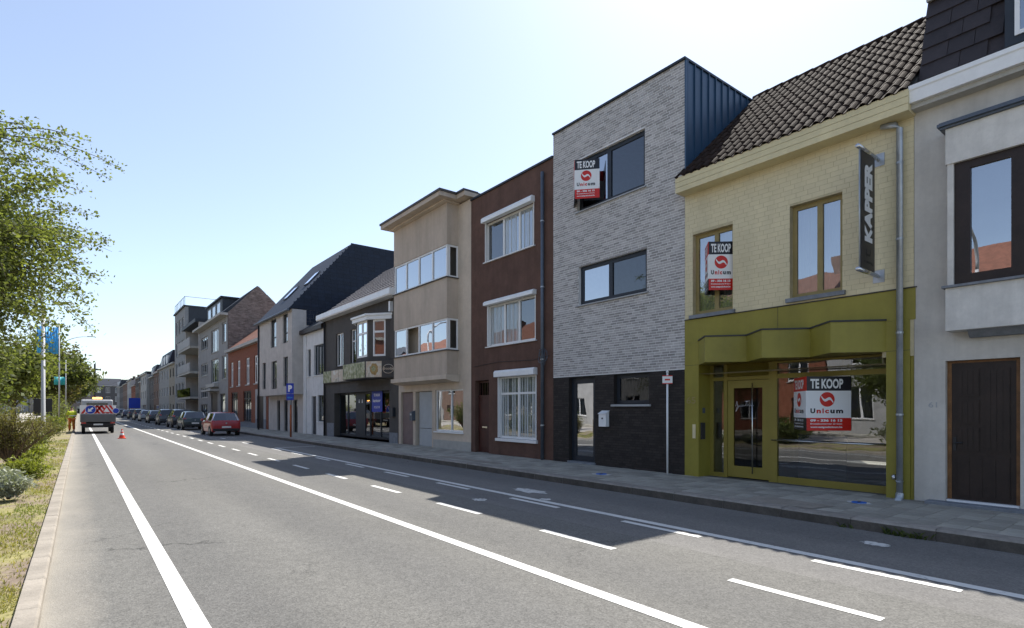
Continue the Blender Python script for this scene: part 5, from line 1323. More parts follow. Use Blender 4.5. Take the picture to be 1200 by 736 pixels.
# ------------------------------------------------------------------ vehicles (local frame: rear bumper at y=0, nose towards +y)
def wheel(parent, x, y, r, side):
    """tyre with rim and spokes; side = -1 left, 1 right"""
    mb = MB(); n = 20; w = .19
    ring = [(-w / 2, r * .72), (-w / 2, r * .93), (-w / 2 + .03, r), (w / 2 - .03, r), (w / 2, r * .93), (w / 2, r * .72)]
    for k in range(n):
        a, b = 2 * math.pi * k / n, 2 * math.pi * (k + 1) / n
        for i in range(5):
            (xa, ra_), (xb, rb) = ring[i], ring[i + 1]
            mb.face([(x + xa, y + ra_ * math.cos(a), r + ra_ * math.sin(a)), (x + xb, y + rb * math.cos(a), r + rb * math.sin(a)), (x + xb, y + rb * math.cos(b), r + rb * math.sin(b)), (x + xa, y + ra_ * math.cos(b), r + ra_ * math.sin(b))])
    wh = mb.build('wheel', 'tyre', parent, False, True)
    mb = MB(); xo = x + side * (w / 2 - .02)
    mb.tube([(xo, y, r), (xo + side * .012, y, r)], r * .17, 10)
    for k in range(5):
        a = 2 * math.pi * k / 5; d = Vector((0, math.cos(a), math.sin(a))); p = Vector((0, -math.sin(a), math.cos(a)))
        c = Vector((xo, y, r)); mb.prism([c + d * r * .1 + p * r * .1, c + d * r * .72 + p * r * .16, c + d * r * .72 - p * r * .16, c + d * r * .1 - p * r * .1], (side * .012, 0, 0))
    mb.tube([(xo + side * .004, y, r), (xo + side * .006, y, r)], r * .72, n); mb.m[-1] = 0
    mb.build('rim', 'rim', wh, False)
    return wh

def car(name, label, loc, rz, paint, L=3.95, W=1.68, H=1.46, style='hatch', group=None):
    t = thing(name, label, 'car', loc, rz, group)
    hw = W / 2; belt = .93 * H / 1.46
    if style == 'hatch':
        st = [(0.0, .30, .62, .62, .93), (.03, .24, .86, .86, .97), (.10, .22, belt, belt + .02, .99), (.42, .20, belt, H - .05, 1.0), (.62, .20, belt, H, 1.0),
              (1.05, .19, belt, H + .01, 1.0), (1.55, .19, belt - .01, H + .01, 1.0), (1.62, .19, belt - .01, H + .01, 1.0), (2.25, .19, belt - .02, H - .03, 1.0),
              (3.02, .19, belt - .03, belt + .0, 1.0), (3.5, .20, belt - .10, belt - .08, .98), (3.78, .22, belt - .2, belt - .19, .93), (L - .03, .26, .60, .60, .84), (L, .34, .52, .52, .80)]
    else:   # estate / suv
        st = [(0.0, .32, .66, .66, .93), (.03, .26, .95, .95, .97), (.08, .24, belt, belt + .02, .99), (.28, .22, belt, H - .06, 1.0), (.5, .22, belt, H, 1.0),
              (1.2, .21, belt, H + .02, 1.0), (1.75, .21, belt - .01, H + .02, 1.0), (1.82, .21, belt - .01, H + .02, 1.0), (2.5, .21, belt - .02, H - .03, 1.0),
              (3.2, .21, belt - .03, belt + .01, 1.0), (3.75, .22, belt - .08, belt - .06, .98), (4.1, .24, belt - .17, belt - .16, .93), (L - .03, .28, .66, .66, .85), (L, .36, .56, .56, .82)]
    rings = []
    for (y, zb, zt, zr, ws) in st:
        w = hw * ws; cab = min(1, max(0, (zr - zt) / (H - belt)))
        wr = w * (.93 - .19 * cab)
        rings.append([(w * .80, y, zb), (w * .97, y, zb + .08), (w, y, zb + .45 * (zt - zb)), (w * .985, y, zt - .06), (w * .94, y, zt), (wr, y, max(zr - .05 * cab, zt + .004)), (wr * .86, y, zr + .006), (0, y, zr + .022)])
    body, side, rear, front = MB(), {}, MB(), MB()
    nst = len(rings)
    for i in range(nst - 1):
        cab0 = (st[i][3] - st[i][2]) / (H - belt); cab1 = (st[i + 1][3] - st[i + 1][2]) / (H - belt)
        for sg in (1, -1):
            ra_ = [(p[0] * sg, p[1], p[2]) for p in rings[i]]; rb = [(p[0] * sg, p[1], p[2]) for p in rings[i + 1]]
            for k in range(7):
                q = [ra_[k], rb[k], rb[k + 1], ra_[k + 1]]
                if sg > 0: q = q[::-1]
                tgt = body; key = (sg, st[i][0] > 1.6)
                if k == 4 and cab0 > .5 and cab1 > .5 and not (1.5 < st[i][0] < 1.8): tgt = side.setdefault(key, MB())
                elif k == 4 and cab0 > .9 and cab1 < .2: tgt = side.setdefault(key, MB())
                elif k >= 5 and cab1 > .5 and cab0 < .2: tgt = rear
                elif k >= 5 and cab0 > .5 and cab1 < .2: tgt = front
                if k == 6 and tgt is rear: pass
                tgt.face(q)
    r0 = rings[0]; body.face([(p[0], p[1], p[2]) for p in r0] + [(-p[0], p[1], p[2]) for p in reversed(r0)])
    r1 = rings[-1]; body.face(([(p[0], p[1], p[2]) for p in r1] + [(-p[0], p[1], p[2]) for p in reversed(r1)])[::-1])
    bo = body.build('body', paint, t, False, False)
    me = bo.data
    import bmesh
    bm = bmesh.new(); bm.from_mesh(me); bmesh.ops.remove_doubles(bm, verts=bm.verts, dist=.0005)
    for fc in bm.faces: fc.smooth = True
    for e_ in bm.edges:
        if len(e_.link_faces) == 2 and e_.calc_face_angle(0) > R(42): e_.smooth = False
    bm.to_mesh(me); bm.free()
    for sw_ in side.values(): sw_.build('side_window', 'car_glass', t, False)
    rear.build('rear_window', 'car_glass', t, False); front.build('windscreen', 'car_glass', t, False)
    r = .30 if style == 'hatch' else .33
    for yy in (.68, L - .78):
        for sg in (-1, 1):
            a = MB(); a.tube([(sg * (hw - .16), yy, r + .01), (sg * (hw + .006), yy, r + .01)], r + .055, 20); a.build('wheel_arch', 'trim_black', t, False)
            wheel(t, sg * (hw - .075), yy, r, sg)
    for sg in (-1, 1):
        z0_, z1_ = (.72, .98) if style == 'hatch' else (.8, 1.15)
        m = MB(); m.prism([(sg * hw * .70, -.012 + .03, z0_ * .98), (sg * hw * .97, .05, z0_), (sg * hw * .965, .10, z1_), (sg * hw * .74, .045, z1_ - .03)], (0, .05, 0)); m.build('taillight', 'taillight', t, False)
        m = MB(); m.prism([(sg * hw * .60, L - .035, .60), (sg * hw * .84, L - .10, .62), (sg * hw * .86, L - .22, .72), (sg * hw * .62, L - .12, .71)], (0, .045, 0)); m.build('headlight', 'headlight', t, False)
        m = MB(); m.box(sg * (hw + .0) if sg > 0 else -hw - .16, hw + .16 if sg > 0 else -hw, 2.55, 2.68, belt - .02, belt + .13); bevel(m.build('wing_mirror', paint, t, False), .03, 2)
    m = MB(); m.box(-hw * .90, hw * .90, -.035, .10, .30, .46); bevel(m.build('rear_bumper', 'trim_black', t, False), .02)
    m = MB(); m.box(-.26, .26, -.05 + .012, -.0355, .50, .61); m.build('number_plate', 'plate', t, False)
    m = MB(); m.tube([(0, -.004, .80), (0, .02, .80)], .05, 12); m.build('badge', 'rim', t, False)
    m = MB(); m.tube([(.12, .58, H + .02), (.12, .42, H + .14)], .008, 5); m.build('aerial', 'trim_black', t, False)
    return t

def copy_tree(o, parent=None):
    c = o.copy(); COL.objects.link(c); c.parent = parent
    for ch in o.children: copy_tree(ch, c)
    return c

car('parked_car', 'small red hatchback parked at the kerb before the red brick house', (7.28, 38.6, 0), R(0.5), 'paint_red', group='cars parked along the kerb')
specs = [(50.6, 'paint_darkgreen', 'hatch', 'dark green hatchback parked right in front of the red car'),
         (57.2, 'paint_black', 'suv', 'black tall car parked next after the dark green hatchback'),
         (67.5, 'paint_grey', 'suv', 'dark grey tall car parked before the apartment blocks'),
         (78.0, 'paint_black', 'hatch', 'black hatchback parked before the balcony block'),
         (89.5, 'paint_silver', 'hatch', 'silver hatchback parked among the dark cars'),
         (99.5, 'paint_grey', 'suv', 'dark grey car parked just past the silver hatchback'),
         (112.0, 'paint_black', 'suv', 'black van-like car parked far along the kerb'),
         (128.0, 'paint_navy', 'hatch', 'navy hatchback parked far along the kerb'),
         (150.0, 'paint_grey', 'suv', 'grey car at the far end of the parked cars')]
for y, pm, sty, lb in specs:
    if sty == 'suv': car('parked_car', lb, (7.35, y, 0), R(random.uniform(-1, 1)), pm, 4.4, 1.80, 1.62, 'suv', 'cars parked along the kerb')
    else: car('parked_car', lb, (7.3, y, 0), R(random.uniform(-1, 1)), pm, 3.98, 1.72, 1.47, 'hatch', 'cars parked along the kerb')

# road works van with chevron board
van = thing('road_works_van', 'grey flatbed road works van with striped chevron board and amber beacon', 'van', (1.02, 47.4, 0))
m = MB(); hw = .93
m.prism([(-hw, 1.0 + 2.0, .55), (-hw, 5.4, .55), (-hw, 5.4, 1.15), (-hw, 4.75, 1.35), (-hw, 4.2, 2.25), (-hw, 3.95, 2.36), (-hw, 3.05, 2.36), (-hw, 3.0, 2.25)], (2 * hw, 0, 0)); bevel(m.build('cab', 'van_silver', van, False), .09, 3)
m = MB(); m.box(-.62, .62, 2.985, 2.999, 1.55, 2.12); m.build('cab_rear_window', 'car_glass', van, False)
m = MB(); m.box(-.98, .98, .0, 3.0, .80, .90); m.build('load_bed', 'van_grey', van, False)
for sg in (-1, 1):
    m = MB(); m.box(sg * .955 - .02, sg * .955 + .02, .04, 2.98, .90, 1.30); m.build('side_board', 'van_grey', van, False)
m = MB(); m.box(-.975, .975, -.03, .03, .82, 1.32)
for k in range(3): m.box(-.96, .96, -.045, -.03, .90 + k * .14, .93 + k * .14)
m.build('tailgate', 'van_grey', van, False)
m = MB(); m.box(-.96, .96, .0, .10, .56, .68); bevel(m.build('rear_bumper', 'trim_black', van, False), .02)
m = MB(); m.box(-.85, .85, .05, 5.2, .42, .75); m.build('chassis', 'trim_black', van, False)
m = MB(); m.box(-.26, .26, -.008, -.001, .58, .68); m.build('number_plate', 'plate', van, False)
for sg in (-1, 1):
    m = MB(); m.box(sg * .80 - .13, sg * .80 + .13, -.012, -.001, .69, .79); m.build('taillight', 'taillight', van, False)
    for yy in (.95, 4.5): wheel(van, sg * .80, yy, .34, sg)
    m = MB(); m.box(sg * 1.02 - .1, sg * 1.02 + .1, 4.25, 4.33, 1.35, 1.7); m.build('wing_mirror', 'trim_black', van, False)
m = MB(); m.box(-1.0, 1.0, .06, .09, 1.36, 1.94); bd = m.build('chevron_board', 'sign_white', van, False)
for k in range(-4, 5):       # slanting red stripes, clipped to the board
    if abs(k) == 4: pass
    sgn = -1 if k < 0 else 1
    a = -.95 + (k + 4) * .235
    pts = []
    for (px, pz) in ((a, 1.37), (a + .145, 1.37), (a + .145 - sgn * .36, 1.93), (a - sgn * .36, 1.93)): pts.append((min(.995, max(-.995, px)), pz))
    m = MB(); m.prism([(px, .06, pz) for px, pz in pts], (0, -.008, 0)); m.build('red_stripe', 'sign_red', bd, False)
def disc(cx, cz, r, mat, nm, dy, par):
    m = MB(); m.tube([(cx, .05 - dy, cz), (cx, .035 - dy, cz)], r, 24); return m.build(nm, mat, par, False)
ds = disc(-.42, 1.64, .30, 'sign_white', 'arrow_sign', .0, van); disc(-.42, 1.64, .275, 'sign_blue', 'blue_disc', .008, ds)
m = MB(); c = Vector((-.42, .022, 1.64)); d_ = Vector((-.7071, 0, -.7071)); p_ = Vector((.7071, 0, -.7071))
m.face([c + d_ * .21, c + d_ * .02 + p_ * .15, c + d_ * .02 + p_ * .05, c - d_ * .18 + p_ * .05, c - d_ * .18 - p_ * .05, c + d_ * .02 - p_ * .05, c + d_ * .02 - p_ * .15][::-1]); m.build('arrow', 'sign_white', ds, False)
m = MB(); m.prism([(.18, .045, 1.42), (.74, .045, 1.42), (.46, .045, 1.91)], (0, -.012, 0)); tr = m.build('warning_triangle', 'sign_red', van, False)
m = MB(); m.prism([(.28, .032, 1.475), (.64, .032, 1.475), (.46, .032, 1.79)], (0, -.006, 0)); m.build('triangle_face', 'sign_white', tr, False)
ds = disc(.98, 1.56, .2, 'sign_white', 'side_disc', .03, van); disc(.98, 1.56, .175, 'sign_blue', 'blue_disc', .038, ds)
m = MB(); m.box(-.30, .34, 3.3, 3.5, 2.36, 2.41); bb = m.build('beacon_bar', 'trim_black', van, False)
m = MB(); m.box(-.26, .30, 3.28, 3.48, 2.41, 2.53); bevel(m.build('amber_light', 'beacon', bb, False), .03, 2)
# traffic cone
t = thing('traffic_cone', 'orange and white traffic cone on the road behind the van', 'cone', (1.92, 38.8, 0))
m = MB(); m.box(-.19, .19, -.19, .19, 0.005, .04); bevel(m.build('base', 'cone_orange', t, False), .01)
m = MB(); m.tube([(0, 0, .04), (0, 0, .20)], [.145, .11], 16, 0); m.tube([(0, 0, .20), (0, 0, .32)], [.11, .08], 16, 1); m.tube([(0, 0, .32), (0, 0, .40)], [.08, .062], 16, 0); m.tube([(0, 0, .40), (0, 0, .46)], [.062, .048], 16, 1); m.tube([(0, 0, .46), (0, 0, .54)], [.048, .03], 16, 0)
m.build('cone_body', ['cone_orange', 'sign_white'], t, False)

# ------------------------------------------------------------------ street furniture
t = thing('parking_sign', 'blue parking sign with white P on an orange and grey pole at the kerb', 'sign', (9.15, 31.6, PZ))
m = MB(); m.tube([(0, 0, 0), (0, 0, 1.75)], .05, 10, 0); m.tube([(0, 0, 1.75), (0, 0, 2.95)], .045, 10, 1); m.build('pole', ['orange_post', 'zinc'], t, False, True)
rt_ = Vector((.62, -.785, 0)); nn = rt_.cross(Vector((0, 0, 1)))
def plate(par, org, r_, w, h, z, mat, nm, th=.012, out=.06):
    n = r_.cross(Vector((0, 0, 1))); o_ = Vector(org) + n * out + Vector((0, 0, z)); mb = MB()
    mb.prism([o_ - r_ * w / 2, o_ + r_ * w / 2, o_ + r_ * w / 2 + Vector((0, 0, h)), o_ - r_ * w / 2 + Vector((0, 0, h))], n * th)
    return mb.build(nm, mat, par, False), o_ + n * th, n
bd, o_, n = plate(t, (0, 0, 0), rt_, .46, .56, 2.38, 'sign_blue', 'sign_plate')
m = MB(); put_text(m, 'P', o_, rt_, (0, 0, 1), -.11, .13, .1, .46, .004, .06); m.build('letter_p', 'sign_white', bd, False)
bd, o_, n = plate(t, (0, 0, 0), rt_, .46, .34, 2.02, 'sign_blue', 'sub_plate')
m = MB(); put_text(m, 'ticket', o_, rt_, (0, 0, 1), -.16, .16, .1, .2, .004, .02); m.build('lettering', 'sign_lightblue', bd, False)

t = thing('direction_sign', 'large plain blue rectangular sign on posts far along the kerb', 'sign', (8.95, 138, PZ))
for s in (-.7, .7):
    m = MB(); m.tube([(s, 0, 0), (s, 0, 3.7)], .06, 8); m.build('pole', 'zinc', t, False)
m = MB(); m.box(-1.0, 1.0, -.1, -.06, 1.65, 3.75); m.build('sign_plate', 'sign_blue', t, False)

def lamp_post(loc, h, label, arm=1.6, side=1, r=.1):
    t = thing('lamp_post', label, 'lamp post', loc)
    m = MB(); m.tube([(0, 0, 0), (0, 0, .9), (0, 0, .95), (0, 0, h * .8)], [r, r, r * .8, r * .62], 12); m.build('mast', 'mast_grey', t, False, True)
    m = MB(); pts = [(side * arm * (1 - math.cos(k / 8 * math.pi / 2)), 0, h * .8 + h * .2 * math.sin(k / 8 * math.pi / 2)) for k in range(9)]
    m.tube(pts, [r * .6 - .03 * k / 8 * r * 8 for k in range(9)], 10); m.build('arm', 'mast_grey', t, False, True)
    m = MB(); m.prism([(side * arm * .95, -.14, h - .02), (side * (arm + .65), -.09, h), (side * (arm + .65), .09, h), (side * arm * .95, .14, h - .02)], (0, 0, .09)); bevel(m.build('lamp_head', 'zinc', t, False), .02)
    return t
lamp_post((-1.62, 41.3, .05), 9.0, 'thick pale grey lamp mast rising through the verge tree', 1.5, -1, .13)
lamp_post((-3.4, 5.6, .05), 8.2, 'white curved lamp post on the median, mirrored in the oriel window', 1.7, 1, .11)
lamp_post((-2.2, 96, .05), 11.5, 'distant lamp post with thin arm over the verge trees', 3.2, 1, .09)

def banner_pole(loc, h, label, mat, bw, bh, z):
    t = thing('banner_pole', label, 'flagpole', loc)
    m = MB(); m.tube([(0, 0, 0), (0, 0, h)], [.055, .035], 10); m.build('pole', 'mast_grey', t, False, True)
    m = MB(); m.tube([(0, 0, h), (0, 0, h + .05), (0, 0, h + .09)], [.05, .07, .02], 10); m.build('finial', 'white_metal', t, False, True)
    m = MB(); nseg = 8
    for k in range(nseg):
        a, b = -bw * k / nseg, -bw * (k + 1) / nseg
        ya_, yb_ = .07 * math.sin(k * .8), .07 * math.sin((k + 1) * .8)
        m.face([(a - .05, ya_, z), (b - .05, yb_, z - .03), (b - .05, yb_, z + bh), (a - .05, ya_, z + bh)])
    bn = m.build('banner', mat, t, False, True)
    sm = bn.modifiers.new('solid', 'SOLIDIFY'); sm.thickness = .01
    return t
banner_pole((-1.12, 50.5, .05), 7.6, 'slim white flagpole with light blue banner beside the verge', 'sign_lightblue', 1.15, 1.85, 5.5)
banner_pole((-1.05, 70, .05), 6.3, 'slim white flagpole with small teal banner beside the verge', 'sign_teal', .85, .75, 4.0)
t = thing('verge_road_sign', 'dark square back of a road sign on two posts by the verge', 'sign', (-1.82, 46.0, .05))
for s in (-.3, .3):
    m = MB(); m.tube([(s, 0, 0), (s, 0, 2.3)], .04, 8); m.build('post', 'zinc', t, False)
m = MB(); m.box(-.46, .46, -.09, -.045, 1.2, 2.28); bevel(m.build('panel', 'dark_metal', t, False), .01)
m = MB(); m.box(-.46, .46, -.045, -.02, 1.4, 1.46); m.box(-.46, .46, -.045, -.02, 2.0, 2.06); m.build('panel_rail', 'zinc_dark', t, False)

t = thing('utility_pole', 'tall utility pole with two crossarms above the trees at the street end', 'utility pole', (4.6, 262.5, 0))
m = MB(); m.tube([(0, 0, 0), (0, 0, 18.6)], [.45, .30], 8); m.build('pole', 'trim_black', t, False)
for z, w in ((16.2, 1.9), (12.6, 1.6)):
    m = MB(); m.box(-w, w, -.2, .2, z, z + .5); ca = m.build('crossarm', 'trim_black', t, False)
    for x_ in np.linspace(-w * .9, w * .9, 4):
        m = MB(); m.tube([(x_, 0, z + .3), (x_, 0, z + .75)], .09, 6); m.build('insulator', 'zinc', ca, False)
for k, z in enumerate((10.8, 11.6)):
    t = thing('overhead_wire', 'thin overhead wire sagging from the utility pole to the row, ' + ('lower of the two' if k == 0 else 'upper of the two'), 'wire', (4.6, 262.3, z))
    m = MB(); m.tube([(6.9 * q, -62 * q, -.2 * q - 1.6 * math.sin(q * math.pi)) for q in np.linspace(0, 1, 12)], .035, 4); m.build('cable', 'trim_black', t, False)
# weed tuft at the kerb
def blades(n, cx, cy_, rx, ry, h, z, w=.012, lean=.5):
    mb = MB()
    for _ in range(n):
        a = random.uniform(0, 2 * math.pi); rr = math.sqrt(random.random())
        x, y = cx + rx * rr * math.cos(a), cy_ + ry * rr * math.sin(a); hh = h * random.uniform(.4, 1)
        d = random.uniform(0, 2 * math.pi); lx, ly = math.cos(d) * lean * hh, math.sin(d) * lean * hh
        px, py = -math.sin(d) * w, math.cos(d) * w; tn = random.random()
        mb.face([(x - px, y - py, z), (x + px, y + py, z), (x + px * .8 + lx * .45, y + py * .8 + ly * .45, z + hh * .65), (x + lx, y + ly, z + hh * .95), (x - px * .8 + lx * .4, y - py * .8 + ly * .4, z + hh * .65)], 0, tn)
    return mb
tag(blades(46, 8.66, 2.66, .05, .26, .12, 0.0, .014, .8).build('weed_tuft', 'leaf_tree_dark'), 'small weed tuft growing in the gutter at the kerb', 'weed')
tag(blades(16, 8.67, 3.4, .03, .12, .09, 0.0, .01, .8).build('weed_tuft', 'leaf_tree_dark'), 'tiny weed growing in the gutter next to the larger tuft', 'weed')

# ------------------------------------------------------------------ road worker beside the van
def skin_mesh(name, verts, edges, radii, mat, parent, root=0, sub=2):
    me = bpy.data.meshes.new(name); me.from_pydata(verts, edges, []); o = bpy.data.objects.new(name, me); link(o, parent)
    sk = o.modifiers.new('skin', 'SKIN'); sk.use_smooth_shade = True
    for i, r in enumerate(radii):
        d = me.skin_vertices[0].data[i]; d.radius = r if isinstance(r, tuple) else (r, r); d.use_root = i == root
    s = o.modifiers.new('sub', 'SUBSURF'); s.levels = sub; s.render_levels = sub
    me.materials.append(M[mat]); return o
pw = thing('person', 'road worker in yellow vest and orange trousers standing at the verge by the van', 'person', (-.42, 50.2, .08), R(20))
V = [(0, 0, .95), (0, 0, 1.15), (0, .02, 1.38), (0, .03, 1.5), (0, .04, 1.58), (0, .05, 1.70),
     (.19, 0, 1.40), (.26, .06, 1.14), (.22, .24, .96), (.20, .31, .93), (-.19, 0, 1.40), (-.27, .03, 1.14), (-.25, .16, .92), (-.24, .22, .88),
     (.10, 0, .90), (.12, .03, .50), (.12, -.02, .09), (.12, .14, .04), (-.10, 0, .90), (-.13, .0, .50), (-.15, -.06, .09), (-.15, .10, .04)]
E_ = [(0, 1), (1, 2), (2, 3), (3, 4), (4, 5), (2, 6), (6, 7), (7, 8), (8, 9), (2, 10), (10, 11), (11, 12), (12, 13), (0, 14), (14, 15), (15, 16), (16, 17), (0, 18), (18, 19), (19, 20), (20, 21)]
rad = [(.15, .11), (.14, .10), (.16, .11), .06, .08, .075, .07, .05, .038, .04, .07, .05, .038, .04, .09, .065, .045, .04, .09, .065, .045, .04]
skin_mesh('body', V, E_, rad, 'skin', pw)
skin_mesh('vest', [(0, 0, .88), (0, 0, 1.15), (0, .01, 1.40), (.20, 0, 1.40), (.27, .06, 1.14), (-.20, 0, 1.40), (-.28, .03, 1.14)], [(0, 1), (1, 2), (2, 3), (3, 4), (2, 5), (5, 6)], [(.19, .14), (.18, .135), (.185, .13), .095, .068, .095, .068], 'hivis', pw)
skin_mesh('trousers', [(0, 0, .96), (.10, 0, .88), (.12, .03, .50), (.12, -.02, .12), (-.10, 0, .88), (-.13, 0, .50), (-.15, -.06, .12)], [(0, 1), (1, 2), (2, 3), (0, 4), (4, 5), (5, 6)], [(.17, .13), .115, .088, .075, .115, .088, .075], 'hivis_orange', pw)
skin_mesh('hair', [(0, .02, 1.66), (0, .03, 1.74)], [(0, 1)], [.085, .08], 'hair', pw)
m = MB(); m.box(-.20, .20, -.15, -.135, 1.1, 1.16); m.build('reflective_band', 'sign_white', pw, False)

# ------------------------------------------------------------------ vegetation
def leaf_cloud(name, centers, normals_bias, size, mat, parent, tones, aspect=1.7, droop=.3):
    """many leaf-sized rhombic faces; centers (N,3)"""
    n = len(centers)
    a = rng.normal(size=(n, 3)); a[:, 2] -= droop; a /= np.linalg.norm(a, axis=1)[:, None]
    b = rng.normal(size=(n, 3)) + np.array(normals_bias); b -= (b * a).sum(1)[:, None] * a; b /= np.linalg.norm(b, axis=1)[:, None]
    c = np.cross(a, b)
    s = size * rng.uniform(.6, 1.25, size=(n, 1))
    L_, W_ = s * .5 * math.sqrt(aspect), s * .5 / math.sqrt(aspect)
    v = np.empty((n, 4, 3)); v[:, 0] = centers - a * L_; v[:, 1] = centers + c * W_ + b * s * .08; v[:, 2] = centers + a * L_; v[:, 3] = centers - c * W_ + b * s * .08
    me = bpy.data.meshes.new(name)
    me.vertices.add(n * 4); me.vertices.foreach_set('co', v.reshape(-1))
    me.loops.add(n * 4); me.loops.foreach_set('vertex_index', np.arange(n * 4, dtype=np.int32))
    me.polygons.add(n); me.polygons.foreach_set('loop_start', np.arange(n, dtype=np.int32) * 4)
    at = me.attributes.new('tone', 'FLOAT', 'FACE'); at.data.foreach_set('value', np.asarray(tones, dtype=np.float32))
    me.materials.append(M[mat]); me.update(calc_edges=True); me.validate()
    return link(bpy.data.objects.new(name, me), parent)

def grow(mb, p, d, length, r, depth, tips, rnd, spread=.55, up=.15, segs=4, kids=(2, 4)):
    pts = [p]; rs = [r]; dd = d.copy()
    for k in range(segs):
        dd = (dd + Vector((rnd.uniform(-1, 1), rnd.uniform(-1, 1), rnd.uniform(-.6, 1) + up)) * .16).normalized()
        pts.append(pts[-1] + dd * length / segs); rs.append(r * (1 - .55 * (k + 1) / segs))
    mb.tube(pts, rs, 6 if depth > 1 else 4)
    if depth <= 1:
        for q in pts[1:]: tips.append((q, dd.copy()))
    if depth == 0: return
    for _ in range(rnd.randint(*kids)):
        k = rnd.randint(1, segs); nd = (dd + Vector((rnd.uniform(-1, 1), rnd.uniform(-1, 1), rnd.uniform(-.5, .8) + up)) * spread * 1.5).normalized()
        grow(mb, pts[k], nd, length * rnd.uniform(.55, .78), rs[k] * .7, depth - 1, tips, rnd, spread, up * .7, segs, kids)
    grow(mb, pts[-1], dd, length * .7, rs[-1], depth - 1, tips, rnd, spread, up * .7, segs, kids)

def tree(name, label, loc, h, trunk_h, r, seed, leaf_n, leaf_s, mat, spread=.55, clump=.35, group=None, limbs=6, depth=3, squash=1.0, first=None, extra=None):
    rnd = random.Random(seed)
    t = thing(name, label, 'tree', loc, 0, group)
    mb = MB(); tips = []
    top = Vector((rnd.uniform(-.2, .2), rnd.uniform(-.2, .2), trunk_h))
    mb.tube([(0, 0, -.1), (0, 0, .3), top * .5 + Vector((.05, .03, 0)), top], [r * 1.5, r * 1.05, r * .9, r * .8], 10)
    for k in range(limbs):
        a = 2 * math.pi * k / limbs + rnd.uniform(-.3, .3); el = rnd.uniform(.35, 1.1)
        d = Vector((math.cos(a) * math.cos(el), math.sin(a) * math.cos(el), math.sin(el)))
        grow(mb, top * rnd.uniform(.75, 1), d, (h - trunk_h) * rnd.uniform(.36, .5) * (first or 1), r * .5, depth, tips, rnd, spread)
    grow(mb, top, Vector((0, 0, 1)), (h - trunk_h) * .5, r * .6, depth, tips, rnd, spread)
    if extra:
        for p0, d0, ln_, r0 in extra: grow(mb, Vector(p0), Vector(d0).normalized(), ln_, r0, 1, tips, rnd, .5, .0, 6)
    mb.build('trunk', 'bark', t, False, True)
    P = np.array([tuple(q[0]) for q in tips]); P[:, 2] *= squash
    idx = rng.integers(0, len(P), leaf_n)
    tone_c = rng.uniform(0, 1, len(P))
    C = P[idx] + rng.normal(size=(leaf_n, 3)) * clump * np.array([1, 1, .75])
    tn = np.clip(tone_c[idx] * .55 + rng.uniform(0, .45, leaf_n), 0, 1)
    leaf_cloud('crown', C, (0, 0, .8), leaf_s, mat, t, tn)
    return t

def twig_tree(name, label, loc, cz, rad, seed, ntwig, per, leaf_s, mat, extra=()):
    """trunk, limbs and hundreds of drooping twigs that fill an ellipsoid crown; leaves sit along the twigs"""
    rnd = random.Random(seed); t = thing(name, label, 'tree', loc); mb = MB(); C = []; T = []
    mb.tube([(0, 0, -.1), (0, 0, .4), (.08, .05, 1.4), (.02, .1, 2.2), (0, 0, cz)], [.30, .20, .17, .15, .09], 10)
    hubs = []
    for k in range(22):
        d = Vector((rnd.gauss(0, 1), rnd.gauss(0, 1), rnd.gauss(.25, .8))).normalized()
        e = Vector((d.x * rad[0] * .58, d.y * rad[1] * .58, cz + d.z * rad[2] * .58)); b0 = Vector((0, 0, rnd.uniform(1.9, cz)))
        m1 = b0.lerp(e, .5) + Vector((rnd.uniform(-.2, .2), rnd.uniform(-.2, .2), .25))
        mb.tube([b0, m1, e], [.075, .05, .025], 6); hubs += [m1, e, b0.lerp(m1, .6), m1.lerp(e, .5)]
    def one(p0, p1, droop, n, r0=.014):
        pts = []
        for q in np.linspace(0, 1, 6):
            p = p0.lerp(p1, q); p.z += .35 * math.sin(q * math.pi) * (1 - droop) - droop * .5 * q * q
            pts.append(p + Vector((rnd.uniform(-.05, .05), rnd.uniform(-.05, .05), rnd.uniform(-.04, .04))))
        mb.tube(pts, [r0 * (1 - .8 * i_ / 5) for i_ in range(6)], 4)
        tone = rnd.random()
        for _ in range(n):
            q = rnd.uniform(.12, 1) * 5; a = int(min(q, 4.999)); p = pts[a].lerp(pts[a + 1], q - a)
            s_ = .10 + .05 * (1 - q / 5); C.append((p.x + rnd.gauss(0, s_), p.y + rnd.gauss(0, s_), p.z + rnd.gauss(0, s_ * .8))); T.append(min(1, max(0, .5 * tone + rnd.uniform(0, .5))))
    for k in range(ntwig):
        d = Vector((rnd.gauss(0, 1), rnd.gauss(0, 1), rnd.gauss(0, 1))); d /= (abs(d.x) ** 3.2 + abs(d.y) ** 3.2 + abs(d.z) ** 3.2) ** (1 / 3.2); q = rnd.uniform(.5, 1.05)
        p1 = Vector((d.x * rad[0] * q, d.y * rad[1] * q, cz + d.z * rad[2] * q))
        p0 = min(rnd.sample(hubs, 14), key=lambda h_: (h_ - p1).length)
        if (p1 - p0).length > 2.6: p0 = p1 + (p0 - p1).normalized() * 2.6
        one(p0, p1, rnd.uniform(.1, .7), per)
    for p0, p1, n in extra: one(Vector(p0), Vector(p1), .25, n, .02)
    mb.build('trunk', 'bark', t, False, True)
    leaf_cloud('crown', np.array(C), (0, 0, .8), leaf_s, mat, t, T)
    return t
